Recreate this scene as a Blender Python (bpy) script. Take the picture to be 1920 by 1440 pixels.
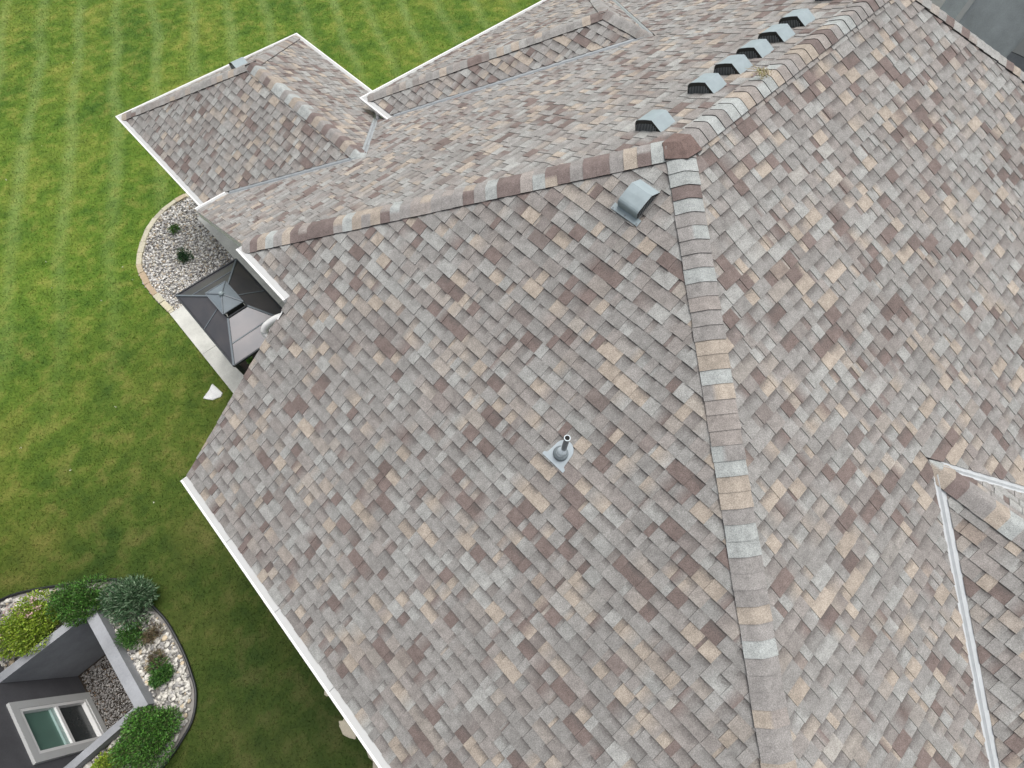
import bpy, math, random
import numpy as np
from mathutils import Vector, Matrix

random.seed(7)
rng = np.random.default_rng(7)
for o in list(bpy.data.objects):
    bpy.data.objects.remove(o)
scene = bpy.context.scene
COL = scene.collection

# ------------------------------------------------------------------ camera
CAM = Vector((-4.540, -2.074, 10.193))
cam_right = Vector((0.7190, -0.6950, 0.0126)).normalized()
cam_fwd = Vector((0.3200, 0.3145, -0.8937)).normalized()
cam_right = (cam_right - cam_fwd * cam_right.dot(cam_fwd)).normalized()
cam_up = cam_right.cross(cam_fwd)
cd = bpy.data.cameras.new('camera')
cd.sensor_width = 36.0
cd.lens = 17.73
cd.clip_start = 0.05
cd.clip_end = 600
cam = bpy.data.objects.new('camera', cd)
COL.objects.link(cam)
M = Matrix((cam_right, cam_up, -cam_fwd)).transposed().to_4x4()
M.translation = CAM
cam.matrix_world = M
scene.camera = cam

# ------------------------------------------------------------------ light
SUN_EL, SUN_AZ = math.radians(74), math.radians(20)     # azimuth from +x towards +y
world = bpy.data.worlds.new('World')
scene.world = world
world.use_nodes = True
nt = world.node_tree
bg = nt.nodes['Background']
sky = nt.nodes.new('ShaderNodeTexSky')
sky.sky_type = 'NISHITA'
sky.sun_disc = False
sky.sun_elevation = SUN_EL
sky.sun_rotation = math.radians(90) - SUN_AZ
sky.dust_density = 6.0
sky.air_density = 1.0
hs = nt.nodes.new('ShaderNodeHueSaturation')
hs.inputs['Saturation'].default_value = 0.30            # thin even cloud
nt.links.new(sky.outputs[0], hs.inputs['Color'])
nt.links.new(hs.outputs[0], bg.inputs['Color'])
bg.inputs['Strength'].default_value = 0.140
sd = bpy.data.lights.new('sun', 'SUN')
sd.energy = 1.35
sd.angle = math.radians(38)
sd.color = (1.0, 0.97, 0.93)
sun = bpy.data.objects.new('sun', sd)
COL.objects.link(sun)
sdir = Vector((math.cos(SUN_EL) * math.cos(SUN_AZ), math.cos(SUN_EL) * math.sin(SUN_AZ), math.sin(SUN_EL)))
sun.rotation_euler = sdir.to_track_quat('Z', 'Y').to_euler()
sun.location = (0, 0, 40)
vs = scene.view_settings
vs.view_transform = 'Standard'
vs.look = 'None'
vs.gamma = 1.0
vs.use_curve_mapping = False
vs.exposure = 0.25


# ------------------------------------------------------------------ materials
class NG:
    def __init__(self, name):
        self.m = bpy.data.materials.new(name)
        self.m.use_nodes = True
        self.t = self.m.node_tree
        self.b = self.t.nodes['Principled BSDF']

    def n(self, typ, **kw):
        nd = self.t.nodes.new(typ)
        for k, v in kw.items():
            if k in nd.inputs.keys():
                nd.inputs[k].default_value = v
            else:
                setattr(nd, k, v)
        return nd

    def l(self, a, b):
        self.t.links.new(a, b)

    def noise(self, scale, detail=3, rough=0.55, vec=None):
        nd = self.n('ShaderNodeTexNoise')
        nd.inputs['Scale'].default_value = scale
        nd.inputs['Detail'].default_value = detail
        nd.inputs['Roughness'].default_value = rough
        if vec is None:
            vec = self.pos()
        self.l(vec, nd.inputs['Vector'])
        return nd.outputs['Fac']

    def pos(self):
        if not hasattr(self, '_g'):
            self._g = self.n('ShaderNodeNewGeometry')
        return self._g.outputs['Position']

    def ramp(self, fac, stops, interp='LINEAR'):
        nd = self.n('ShaderNodeValToRGB')
        cr = nd.color_ramp
        cr.interpolation = interp
        while len(cr.elements) < len(stops):
            cr.elements.new(0.5)
        for e, (p, c) in zip(cr.elements, stops):
            e.position = p
            e.color = (*c, 1) if len(c) == 3 else c
        self.l(fac, nd.inputs[0])
        return nd.outputs[0]

    def math(self, op, a, b=None, clamp=False):
        nd = self.n('ShaderNodeMath', operation=op, use_clamp=clamp)
        for i, x in enumerate((a, b)):
            if x is None:
                continue
            if isinstance(x, (int, float)):
                nd.inputs[i].default_value = x
            else:
                self.l(x, nd.inputs[i])
        return nd.outputs[0]

    def mix(self, fac, a, b, mode='MIX'):
        nd = self.n('ShaderNodeMix', data_type='RGBA', blend_type=mode)
        for s, x in ((nd.inputs[0], fac), (nd.inputs[6], a), (nd.inputs[7], b)):
            if isinstance(x, (int, float)):
                s.default_value = x
            elif isinstance(x, tuple):
                s.default_value = (*x, 1) if len(x) == 3 else x
            else:
                self.l(x, s)
        return nd.outputs[2]

    def color(self, x):
        if isinstance(x, tuple):
            self.b.inputs['Base Color'].default_value = (*x, 1)
        else:
            self.l(x, self.b.inputs['Base Color'])

    def bump(self, h, strength=0.3, dist=0.01):
        nd = self.n('ShaderNodeBump')
        nd.inputs['Strength'].default_value = strength
        nd.inputs['Distance'].default_value = dist
        self.l(h, nd.inputs['Height'])
        self.l(nd.outputs[0], self.b.inputs['Normal'])

    def rough(self, r):
        self.b.inputs['Roughness'].default_value = r


def simple(name, col, rough=0.6, metal=0.0, var=0.12, scale=6.0, bump=0.0, bscale=80):
    g = NG(name)
    f = g.noise(scale, 4, 0.6)
    k = g.ramp(f, [(0.25, (1 - var,) * 3), (0.75, (1 + var,) * 3)])
    g.color(g.mix(1.0, col, k, 'MULTIPLY'))
    g.rough(rough)
    g.b.inputs['Metallic'].default_value = metal
    if bump:
        g.bump(g.noise(bscale, 4, 0.6), bump, 0.01)
    return g.m


def make_granule():
    g = NG('shingle_granule')
    at = g.n('ShaderNodeAttribute', attribute_name='tone')
    uv = g.n('ShaderNodeAttribute', attribute_name='band')
    sp = g.noise(95, 4, 0.85)
    speck = g.ramp(sp, [(0.28, (0.46,) * 3), (0.5, (1.0,) * 3), (0.72, (1.60,) * 3)])
    c = g.mix(1.0, at.outputs['Color'], speck, 'MULTIPLY')
    # colour drift inside one tab and slow weathering over the roof
    dr = g.ramp(g.noise(11, 3, 0.6), [(0.3, (0.84, 0.835, 0.83)), (0.7, (1.16, 1.155, 1.15))])
    c = g.mix(1.0, c, dr, 'MULTIPLY')
    we = g.ramp(g.noise(0.9, 5, 0.7), [(0.30, (0.94, 0.935, 0.93)), (0.70, (1.06, 1.06, 1.06))])
    c = g.mix(1.0, c, we, 'MULTIPLY')
    # factory granule band at tab tops, deepened to paint the shade under each course
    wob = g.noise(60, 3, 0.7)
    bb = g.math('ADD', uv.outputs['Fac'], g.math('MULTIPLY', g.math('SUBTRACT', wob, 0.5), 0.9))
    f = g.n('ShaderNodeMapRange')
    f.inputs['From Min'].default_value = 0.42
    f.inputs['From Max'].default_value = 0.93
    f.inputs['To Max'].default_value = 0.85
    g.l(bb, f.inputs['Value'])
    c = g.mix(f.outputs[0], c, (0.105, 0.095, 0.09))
    g.color(c)
    g.rough(0.93)
    g.b.inputs['Specular IOR Level'].default_value = 0.25
    g.bump(g.noise(210, 2, 0.7), 0.5, 0.004)
    return g.m


def make_grass(name, blade):
    g = NG(name)
    n1 = g.noise(0.42, 4, 0.6)
    n2 = g.noise(2.3, 4, 0.62)
    n3 = g.noise(42, 4, 0.8)
    c = g.ramp(n1, [(0.36, (0.034, 0.080, 0.013)), (0.5, (0.072, 0.126, 0.018)), (0.64, (0.148, 0.172, 0.042))])
    c2 = g.ramp(n2, [(0.32, (0.027, 0.066, 0.011)), (0.5, (0.072, 0.124, 0.020)), (0.68, (0.185, 0.188, 0.064))])
    c = g.mix(0.55, c, c2)
    sep = g.n('ShaderNodeSeparateXYZ')
    g.l(g.pos(), sep.inputs[0])
    # turf darker between the two houses, paler and yellower out on the open lawn
    turf_grad = g.n('ShaderNodeMapRange')
    turf_grad.inputs['From Min'].default_value = 1.0
    turf_grad.inputs['From Max'].default_value = 13.0
    g.l(g.math('ADD', sep.outputs[1], g.math('MULTIPLY', g.noise(0.25, 3), 4.0)), turf_grad.inputs['Value'])
    c = g.mix(1.0, c, g.ramp(turf_grad.outputs[0], [(0.0, (0.44, 0.43, 0.46)), (0.3, (0.60, 0.58, 0.54)), (0.62, (1.14, 1.03, 0.86)), (1.0, (1.40, 1.42, 0.96))]), 'MULTIPLY')
    # mowing stripes: pale wheel tracks
    d = g.math('ADD', g.math('MULTIPLY', sep.outputs[0], 0.905), g.math('MULTIPLY', sep.outputs[1], -0.425))
    d = g.math('ADD', d, g.math('MULTIPLY', g.noise(0.22, 2, 0.5), 0.9))
    w = g.math('SINE', g.math('MULTIPLY', d, 2 * math.pi / 1.22))
    w = g.math('MULTIPLY', g.math('POWER', g.math('MAXIMUM', w, 0.0), 2.0), 1.0)
    fade = g.n('ShaderNodeMapRange')
    fade.inputs['From Min'].default_value = 7.0
    fade.inputs['From Max'].default_value = 15.0
    g.l(sep.outputs[1], fade.inputs['Value'])
    amt = g.math('MULTIPLY', g.math('MULTIPLY', w, fade.outputs[0]), g.math('MULTIPLY', g.math('POWER', g.noise(1.1, 5, 0.7), 1.5), 1.25))
    c = g.mix(amt, c, (0.21, 0.29, 0.09))
    k = g.ramp(n3, [(0.30, (0.66, 0.68, 0.66)), (0.5, (1,) * 3), (0.72, (1.36, 1.32, 1.3))])
    c = g.mix(0.85, c, k, 'MULTIPLY')
    if blade:
        at = g.n('ShaderNodeAttribute', attribute_name='tint')
        c = g.mix(1.0, c, at.outputs['Color'], 'MULTIPLY')
    g.color(c)
    g.rough(0.8)
    g.b.inputs['Specular IOR Level'].default_value = 0.2
    if not blade:
        g.bump(g.noise(70, 4, 0.7), 0.4, 0.02)
    return g.m


def make_attr(name, attr, rough=0.7, var=0.15, scale=40, bump=0.0):
    g = NG(name)
    at = g.n('ShaderNodeAttribute', attribute_name=attr)
    k = g.ramp(g.noise(scale, 3, 0.6), [(0.25, (1 - var,) * 3), (0.75, (1 + var,) * 3)])
    g.color(g.mix(1.0, at.outputs['Color'], k, 'MULTIPLY'))
    g.rough(rough)
    if bump:
        g.bump(g.noise(90, 3, 0.6), bump, 0.005)
    return g.m


def make_concrete(name, col):
    g = NG(name)
    a = g.ramp(g.noise(1.6, 5, 0.65), [(0.3, tuple(x * 0.78 for x in col)), (0.7, tuple(min(1, x * 1.12) for x in col))])
    b = g.ramp(g.noise(38, 4, 0.7), [(0.3, (0.9,) * 3), (0.7, (1.08,) * 3)])
    g.color(g.mix(1.0, a, b, 'MULTIPLY'))
    g.rough(0.88)
    g.bump(g.noise(140, 3, 0.6), 0.25, 0.004)
    return g.m


def make_white(name, col, dirt=0.25):
    g = NG(name)
    f = g.ramp(g.noise(5, 5, 0.7), [(0.45, (0, 0, 0)), (0.8, (1, 1, 1))])
    g.color(g.mix(g.math('MULTIPLY', f, dirt), col, (0.42, 0.41, 0.38)))
    g.rough(0.42)
    return g.m


def make_panel():
    g = NG('smoked_polycarbonate')
    f = g.noise(2.2, 3, 0.5)
    g.color(g.ramp(f, [(0.35, (0.080, 0.081, 0.090)), (0.7, (0.120, 0.112, 0.116))]))
    g.rough(0.30)
    g.b.inputs['IOR'].default_value = 1.58
    g.b.inputs['Specular IOR Level'].default_value = 0.6
    g.b.inputs['Metallic'].default_value = 0.35
    return g.m


MAT = {}
MAT['granule'] = make_granule()
MAT['asphalt'] = simple('cut_asphalt_edge', (0.045, 0.041, 0.039), 0.95)
MAT['felt'] = simple('roof_felt', (0.045, 0.042, 0.040), 0.95)
MAT['white'] = make_white('white_coil_metal', (0.84, 0.84, 0.83), 0.15)
MAT['guard'] = make_white('gutter_guard_mesh', (0.47, 0.48, 0.475), 0.5)
MAT['trim'] = make_white('painted_trim', (0.80, 0.80, 0.79), 0.15)
MAT['stucco'] = simple('pale_stucco', (0.76, 0.75, 0.71), 0.9, bump=0.4, bscale=120)
MAT['valley'] = simple('valley_metal', (0.36, 0.385, 0.40), 0.45, 0.2, 0.12, 9)
MAT['valley_pale'] = simple('valley_metal_pale', (0.52, 0.545, 0.555), 0.5, 0.1, 0.08, 9)
MAT['vent'] = simple('painted_vent_steel', (0.285, 0.345, 0.365), 0.62, 0.0, 0.10, 9)
MAT['vent_pale'] = simple('flashing_steel', (0.46, 0.52, 0.55), 0.45, 0.1, 0.08, 10)
MAT['louver'] = simple('louver_black', (0.022, 0.023, 0.022), 0.55)
MAT['pipe'] = simple('grey_pvc', (0.20, 0.22, 0.235), 0.5)
MAT['black'] = simple('inside_black', (0.006, 0.006, 0.006), 0.9)
MAT['rubber'] = simple('rubber_collar', (0.17, 0.20, 0.215), 0.6)
MAT['grass'] = make_grass('lawn_turf', False)
MAT['blade'] = make_grass('lawn_blades', True)
MAT['concrete'] = make_concrete('pale_concrete', (0.60, 0.605, 0.56))
MAT['well'] = make_concrete('grey_render', (0.33, 0.345, 0.37))
MAT['darkwall'] = make_concrete('slate_grey_render', (0.105, 0.105, 0.115))
MAT['bluewall'] = make_concrete('blue_grey_render', (0.70, 0.745, 0.76))
MAT['drive'] = make_concrete('worn_drive', (0.13, 0.14, 0.13))
MAT['soil'] = simple('dark_soil', (0.035, 0.028, 0.022), 0.95, bump=0.8, bscale=60)
MAT['fabric'] = simple('stone_dust', (0.24, 0.23, 0.215), 0.95, bump=0.5, bscale=80)
MAT['edging'] = make_attr('edging_stone', 'tone', 0.88, 0.18, 22, 0.3)
MAT['stone'] = make_attr('river_stone', 'tone', 0.72, 0.16, 50)
MAT['plastic'] = simple('black_plastic', (0.022, 0.024, 0.027), 0.45)
MAT['panel'] = make_panel()
MAT['capmetal'] = simple('gazebo_cap', (0.17, 0.205, 0.23), 0.6, 0.0, 0.10)
MAT['frame'] = simple('gazebo_frame', (0.15, 0.175, 0.195), 0.5, 0.1, 0.05)
MAT['darkframe'] = simple('gazebo_dark_frame', (0.05, 0.055, 0.06), 0.4, 0.4, 0.05)
MAT['leaf'] = make_attr('leaf', 'tone', 0.62, 0.18, 30)
MAT['straw'] = simple('dry_straw', (0.42, 0.36, 0.22), 0.9)
MAT['stem'] = simple('stem_bark', (0.075, 0.05, 0.03), 0.9)
MAT['casing'] = make_white('window_casing', (0.56, 0.57, 0.565), 0.2)
MAT['glass_green'] = simple('frosted_glass_green', (0.105, 0.205, 0.165), 0.32, 0, 0.1, 3)
MAT['glass_pale'] = simple('frosted_glass_edge', (0.33, 0.46, 0.43), 0.4, 0, 0.05, 3)
MAT['glass_dark'] = simple('dark_glass', (0.030, 0.038, 0.040), 0.25, 0, 0.1, 3)


# ------------------------------------------------------------------ object helpers
def link(o):
    COL.objects.link(o)
    return o


def tag(o, label=None, cat=None, group=None, kind=None):
    if label:
        o['label'] = label
    if cat:
        o['category'] = cat
    if group:
        o['group'] = group
    if kind:
        o['kind'] = kind
    return o


def empty(name, loc=(0, 0, 0)):
    o = bpy.data.objects.new(name, None)
    o.empty_display_size = 0.2
    o.location = loc
    return link(o)


def adopt(o, parent):
    """parent a world-space object under an unrotated Empty or a world-space part"""
    o.parent = parent
    if parent.type == 'EMPTY':
        o.matrix_parent_inverse = Matrix.Translation(-Vector(parent.location))
    elif parent.location.length > 0:
        o.matrix_parent_inverse = Matrix.Translation(-Vector(parent.location))
    return o


def mesh(name, verts, faces, mats, parent=None, fm=None, smooth=False, local=False):
    me = bpy.data.meshes.new(name)
    me.from_pydata([tuple(v) for v in verts], [], [tuple(f) for f in faces])
    if not isinstance(mats, (list, tuple)):
        mats = [mats]
    for m in mats:
        me.materials.append(m)
    if fm is not None:
        me.polygons.foreach_set('material_index', fm)
    if smooth:
        me.polygons.foreach_set('use_smooth', [True] * len(me.polygons))
    me.update()
    o = link(bpy.data.objects.new(name, me))
    if parent is not None:
        if local:
            o.parent = parent
        else:
            adopt(o, parent)
    return o


class MB:
    """collects simple solids into one mesh"""

    def __init__(self):
        self.v, self.f, self.m = [], [], []

    def add(self, vs_, fs, mi=0):
        k = len(self.v)
        self.v += [tuple(v) for v in vs_]
        self.f += [tuple(i + k for i in f) for f in fs]
        self.m += [mi] * len(fs)
        return self

    def box(self, lo, hi, mi=0):
        x0, y0, z0 = lo
        x1, y1, z1 = hi
        return self.add([(x0, y0, z0), (x1, y0, z0), (x1, y1, z0), (x0, y1, z0), (x0, y0, z1), (x1, y0, z1), (x1, y1, z1), (x0, y1, z1)],
                        [(0, 3, 2, 1), (4, 5, 6, 7), (0, 1, 5, 4), (1, 2, 6, 5), (2, 3, 7, 6), (3, 0, 4, 7)], mi)

    def prism(self, poly, off, mi=0):
        """poly: 3D points, off: vector towards the back"""
        n = len(poly)
        a = [Vector(q) for q in poly]
        b = [q + Vector(off) for q in a]
        fs = [tuple(range(n)), tuple(range(2 * n - 1, n - 1, -1))]
        fs += [(i, i + n, (i + 1) % n + n, (i + 1) % n) for i in range(n)]
        return self.add(a + b, fs, mi)

    def bar(self, p, q, w, h, up=(0, 0, 1), mi=0):
        p, q = Vector(p), Vector(q)
        d = (q - p).normalized()
        s = d.cross(Vector(up)).normalized()
        u = s.cross(d).normalized()
        c = []
        for e in (p, q):
            for a, b in ((-1, -1), (1, -1), (1, 1), (-1, 1)):
                c.append(e + s * (a * w / 2) + u * (b * h / 2))
        return self.add(c, [(0, 1, 2, 3), (7, 6, 5, 4), (0, 4, 5, 1), (1, 5, 6, 2), (2, 6, 7, 3), (3, 7, 4, 0)], mi)

    def tube(self, pts, r, n=10, caps=True, mi=0):
        pts = [Vector(q) for q in pts]
        rr = r if isinstance(r, (list, tuple)) else [r] * len(pts)
        ref = Vector((0.31, 0.17, 0.93))
        rings = []
        for i, q in enumerate(pts):
            d = (pts[min(i + 1, len(pts) - 1)] - pts[max(i - 1, 0)]).normalized()
            s = d.cross(ref)
            if s.length < 0.05:
                s = d.cross(Vector((1, 0, 0)))
            s.normalize()
            t = s.cross(d)
            rings.append([q + (s * math.cos(2 * math.pi * k / n) + t * math.sin(2 * math.pi * k / n)) * rr[i] for k in range(n)])
        vv = [x for rg in rings for x in rg]
        ff = []
        for i in range(len(pts) - 1):
            for k in range(n):
                ff.append((i * n + k, i * n + (k + 1) % n, (i + 1) * n + (k + 1) % n, (i + 1) * n + k))
        if caps:
            ff.append(tuple(range(n - 1, -1, -1)))
            ff.append(tuple((len(pts) - 1) * n + k for k in range(n)))
        return self.add(vv, ff, mi)

    def build(self, name, mats, parent=None, smooth=False, local=False):
        return mesh(name, self.v, self.f, mats, parent, self.m, smooth, local)


def set_tone(me, cols, attr='tone', domain='FACE'):
    a = me.attributes.new(attr, 'FLOAT_COLOR', domain)
    arr = np.ones((len(cols), 4), np.float32)
    arr[:, :3] = cols
    a.data.foreach_set('color', arr.ravel())


# ------------------------------------------------------------------ roof geometry (metres, apex of the hip at plan 0,0)
ZA = 6.585
sF, sR, sB = 0.5679, 0.4334, 0.4937
U1, V1, V3, U2, V1b = 3.7403, 3.0377, 7.2164, 6.4, 2.6734
UW, VW, zW, hw, wr, wv, sW = 3.4936, 11.2294, 2.78, 2.3284, 2.0995, 2.5909, 0.5711
uW = -UW + hw
zWr = zW + sW * hw
sW2 = (zWr - zW) / wr
sW3 = (zWr - zW) / wv
UD, VD, zD, hd, sD = 0.3123, 7.0984, 3.5006, 3.2791, 0.5142
uD = UD + hd
zDr = zD + sD * hd
UG, zG, sG = 0.1302, 4.775, 0.5384
UR, kR = 4.8482, 0.587
VR = 8.386                                             # eave of the right-hand slope (outside the picture)

# planes z = c + a*u + b*v
PL = {
    'F': (ZA, sF, 0.0), 'R': (ZA, 0.0, sR), 'B': (ZA, 0.0, -sB),
    'W1': (zW + sW * UW, sW, 0.0), 'W2': (zWr + sW2 * uW, -sW2, 0.0), 'W3': (zW + sW3 * VW, 0.0, -sW3),
    'D1': (zD - sD * UD, sD, 0.0), 'D3': (zD + sD * VD, 0.0, -sD), 'D4': (zDr + sD * uD, -sD, 0.0),
    'G1': (zG - sG * UG, sG, 0.0), 'G2': (zG + sG * UG, -sG, 0.0),
    'E': (ZA + (sR / kR) * UR, -sR / kR, 0.0),
}


def zp(k, u, v):
    c, a, b = PL[k]
    return c + a * u + b * v


def P3(k, u, v, h=0.0):
    q = Vector((u, v, zp(k, u, v)))
    if h:
        q += normal(k) * h
    return q


def normal(k):
    c, a, b = PL[k]
    return Vector((-a, -b, 1)).normalized()


def low(i, j, m=0.0):
    """keep where plane i lies at or below plane j (hips, ridges); half plane n.u + n.v <= c"""
    ci, ai, bi = PL[i]
    cj, aj, bj = PL[j]
    return (ai - aj, bi - bj, cj - ci - m)


def high(i, j, m=0.0):
    """keep where plane i lies above plane j (valleys), set back by m metres in plan"""
    ci, ai, bi = PL[i]
    cj, aj, bj = PL[j]
    a, b, c = aj - ai, bj - bi, ci - cj
    return (a, b, c - m * math.hypot(a, b))


def region_F(u, v):
    r = [low('F', 'B'), low('F', 'R')]
    if v > V1 - (V1 - V1b) * max(0.0, (-u - U1)) / (U2 - U1) or u > -U1:
        if u > -U1 or v > V1:
            r.append((-1, 0, U1 + 0.02))
            return r
    k = (V1b - V1) / (U2 - U1)
    r.append((k, 1, V1 - k * U1 + 0.015))
    r.append((-1, 0, U2 + 0.02))
    return r


VM = 0.055


def region_B(u, v):
    r = [low('B', 'F'), (0, -1, 0), (-1, 0, U1 + 0.015), (0, 1, V3 + 0.02), (1, -kR, UR)]
    if u < uW:
        if not (u < -3.07 and v > 6.6):
            r.append(high('B', 'W1', VM))
    elif u < 0.42:
        r.append(high('B', 'W2', VM))
        if u > UD - 0.1:
            r.append((0, 1, 6.6))
    elif u < uD:
        r.append(high('B', 'D1', VM))
    else:
        r.append(high('B', 'D4', VM))
    return r


def region_R(u, v):
    return [low('R', 'F'), (0, 1, 0), (1, kR, UR), high('R', 'G1' if u < UG else 'G2', VM), (0, -1, VR + 0.02)]


def region_W1(u, v):
    r = [low('W1', 'W3'), low('W1', 'W2'), (-1, 0, UW + 0.02)]
    if u < -3.07:
        r.append((0, -1, -(V3 - 0.05)))
    else:
        r.append(high('W1', 'B', VM))
    return r


def region_W2(u, v):
    return [low('W2', 'W3'), low('W2', 'W1'), (1, 0, uW + wr + 0.02), high('W2', 'B', VM)]


def region_W3(u, v):
    return [low('W3', 'W1'), low('W3', 'W2'), (0, 1, VW + 0.02)]


def region_D1(u, v):
    return [low('D1', 'D3'), low('D1', 'D4'), (-1, 0, -UD + 0.02), high('D1', 'B', VM)]


def region_D3(u, v):
    return [low('D3', 'D1'), low('D3', 'D4'), (0, 1, VD + 0.02)]


def region_D4(u, v):
    return [low('D4', 'D3'), low('D4', 'D1'), (1, 0, uD + hd + 0.02), high('D4', 'B', VM)]


def region_G1(u, v):
    return [low('G1', 'G2'), high('G1', 'R', VM), (0, -1, 8.9), (-1, 0, 3.2)]


def region_G2(u, v):
    return [low('G2', 'G1'), high('G2', 'R', VM), (0, -1, 8.9), (1, 0, 3.5)]


# name: plane, plan bounds u0 u1 v0 v1, course axis, region, eave coordinate
SLOPES = [
    ('F', (-6.45, 0.0, -8.4, 4.4), 'v', region_F, 'hip slope facing the lawn side'),
    ('R', (-6.5, 9.6, -8.4, 0.0), 'u', region_R, 'wide slope right of the long hip'),
    ('B', (-3.8, 8.0, 0.0, 7.3), 'u', region_B, 'slope carrying the row of box vents'),
    ('W1', (-3.55, uW, 4.9, 11.3), 'v', region_W1, 'near slope of the small wing over the lawn'),
    ('W2', (uW, 1.0, 5.0, 11.3), 'v', region_W2, 'far slope of the small wing'),
    ('W3', (-3.55, 1.0, 8.6, 11.3), 'u', region_W3, 'narrow hip end of the small wing'),
    ('D1', (UD - 0.05, uD, 2.8, 7.15), 'v', region_D1, 'narrow slope between valley and hip of the rear wing'),
    ('D3', (UD - 0.05, UD + 2 * hd, 3.8, 7.15), 'u', region_D3, 'rear wing slope along the white gutter'),
    ('D4', (uD, uD + hd, 2.8, 7.15), 'v', region_D4, 'far slope of the rear wing'),
    ('G1', (-3.2, UG, -8.9, -4.0), 'v', region_G1, 'near slope of the gable below the pale valley'),
    ('G2', (UG, 3.5, -8.9, -4.0), 'v', region_G2, 'far slope of the gable'),
]

house = empty('house', (0.0, 0.0, 0.0))
tag(house, 'house with hipped roof of mixed grey, tan and brown shingles and white gutters', 'house')


def thick(poly, t):
    m = MB()
    m.prism(poly, (0, 0, -t))
    return m


# ---- decks
def plan_intersect(i, j, k):
    A = np.array([[PL[i][1] - PL[j][1], PL[i][2] - PL[j][2]], [PL[i][1] - PL[k][1], PL[i][2] - PL[k][2]]])
    b = np.array([PL[j][0] - PL[i][0], PL[k][0] - PL[i][0]])
    return tuple(np.linalg.solve(A, b))


JW1 = plan_intersect('W1', 'W2', 'B')
JD = plan_intersect('D1', 'D4', 'B')
JG = plan_intersect('G1', 'G2', 'R')
APW = plan_intersect('W1', 'W2', 'W3')
APD = plan_intersect('D1', 'D3', 'D4')
vWe = (ZA - zW) / sB                                   # where the wing eave height meets the back slope
DECKS = {
    'F': [(0, 0), (-U1, U1 * sF / sB), (-U1, V1), (-U2, V1b), (-U2, -U2 * sF / sR)],
    'R': [(0, 0), (-U2, -U2 * sF / sR), (UR + kR * VR, -VR), (UR, 0)],
    'B': [(0, 0), (UR, 0), (UR + kR * 6.2, 6.2), (0.1, 6.2), (0.1, 6.7), (-1.0, V3), (-U1, V3), (-U1, U1 * sF / sB)],
    'W1': [(-UW, V3 - 0.06), (-UW, VW), APW, (uW, JW1[1]), (-3.05, V3 - 0.06)],
    'W2': [(uW, JW1[1]), APW, (uW + wr, VW), (uW + wr, vWe)],
    'W3': [(-UW, VW), (uW + wr, VW), APW],
    'D1': [(UD, (ZA - zD) / sB), (UD, VD), APD, JD],
    'D3': [(UD, VD), (UD + 2 * hd, VD), APD],
    'D4': [APD, (UD + 2 * hd, VD), (UD + 2 * hd, (ZA - zD) / sB), JD],
    'G1': [JG, (UG, -8.9), (-3.2, -8.9), (-3.2, -8.4)],
    'G2': [JG, (3.4, -8.4), (3.4, -8.9), (UG, -8.9)],
    'E': [(UR, 0), (UR + kR * VR, -VR), (UR + kR * 6.2, 6.2)],
}
slope_obj = {}
for k, poly in DECKS.items():
    t = MB()
    pts = [P3(k, u, v, -0.012) for u, v in poly]
    n = Vector((0, 0, 0))
    for i in range(len(pts)):
        n += pts[i].cross(pts[(i + 1) % len(pts)])
    if n.z < 0:
        pts.reverse()
    t.prism(pts, (0, 0, -0.14))
    t.m = [0] + [1] * (len(t.f) - 1)
    slope_obj[k] = t.build('roof_slope', [MAT['felt'], MAT['trim']], house)
for s in SLOPES:
    slope_obj[s[0]]['label'] = s[4]
slope_obj['E']['label'] = 'far end slope hidden behind the hip'


# ---- shingles
def clip(poly, hp):
    a, b, c = hp
    out = []
    n = len(poly)
    for i in range(n):
        p, q = poly[i], poly[(i + 1) % n]
        dp, dq = a * p[0] + b * p[1] - c, a * q[0] + b * q[1] - c
        if dp <= 0:
            out.append(p)
        if (dp < 0 < dq) or (dq < 0 < dp):
            t = dp / (dp - dq)
            out.append(tuple(x + (y - x) * t for x, y in zip(p, q)))
    return out


PAL = [((0.312, 0.316, 0.305), 0.16), ((0.264, 0.259, 0.249), 0.36), ((0.258, 0.242, 0.229), 0.20),
       ((0.358, 0.314, 0.266), 0.105), ((0.178, 0.143, 0.132), 0.130), ((0.302, 0.278, 0.252), 0.045)]
CAP_PAL = [(0.340, 0.362, 0.356), (0.345, 0.304, 0.258), (0.170, 0.138, 0.130), (0.262, 0.252, 0.243), (0.285, 0.262, 0.245), (0.262, 0.252, 0.243)]
PW = np.cumsum([w for c, w in PAL])


def pick_tone():
    r = random.random() * PW[-1]
    i = int(np.searchsorted(PW, r))
    c = PAL[i][0]
    if random.random() < 0.22:                          # blended granule drop
        d = PAL[int(np.searchsorted(PW, random.random() * PW[-1]))][0]
        f = random.random() * 0.6
        c = tuple(x * (1 - f) + y * f for x, y in zip(c, d))
    k = random.uniform(0.90, 1.10)
    return tuple(x * k for x in c)


def cap_tone():
    k = random.uniform(0.92, 1.08)
    return tuple(x * k for x in random.choice(CAP_PAL))


def px_of(p):
    d = Vector(p) - CAM
    z = d.dot(cam_fwd)
    if z < 0.1:
        return None
    f = 17.73 / 36 * 1024
    return (512 + f * d.dot(cam_right) / z, 384 - f * d.dot(cam_up) / z, z)


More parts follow.
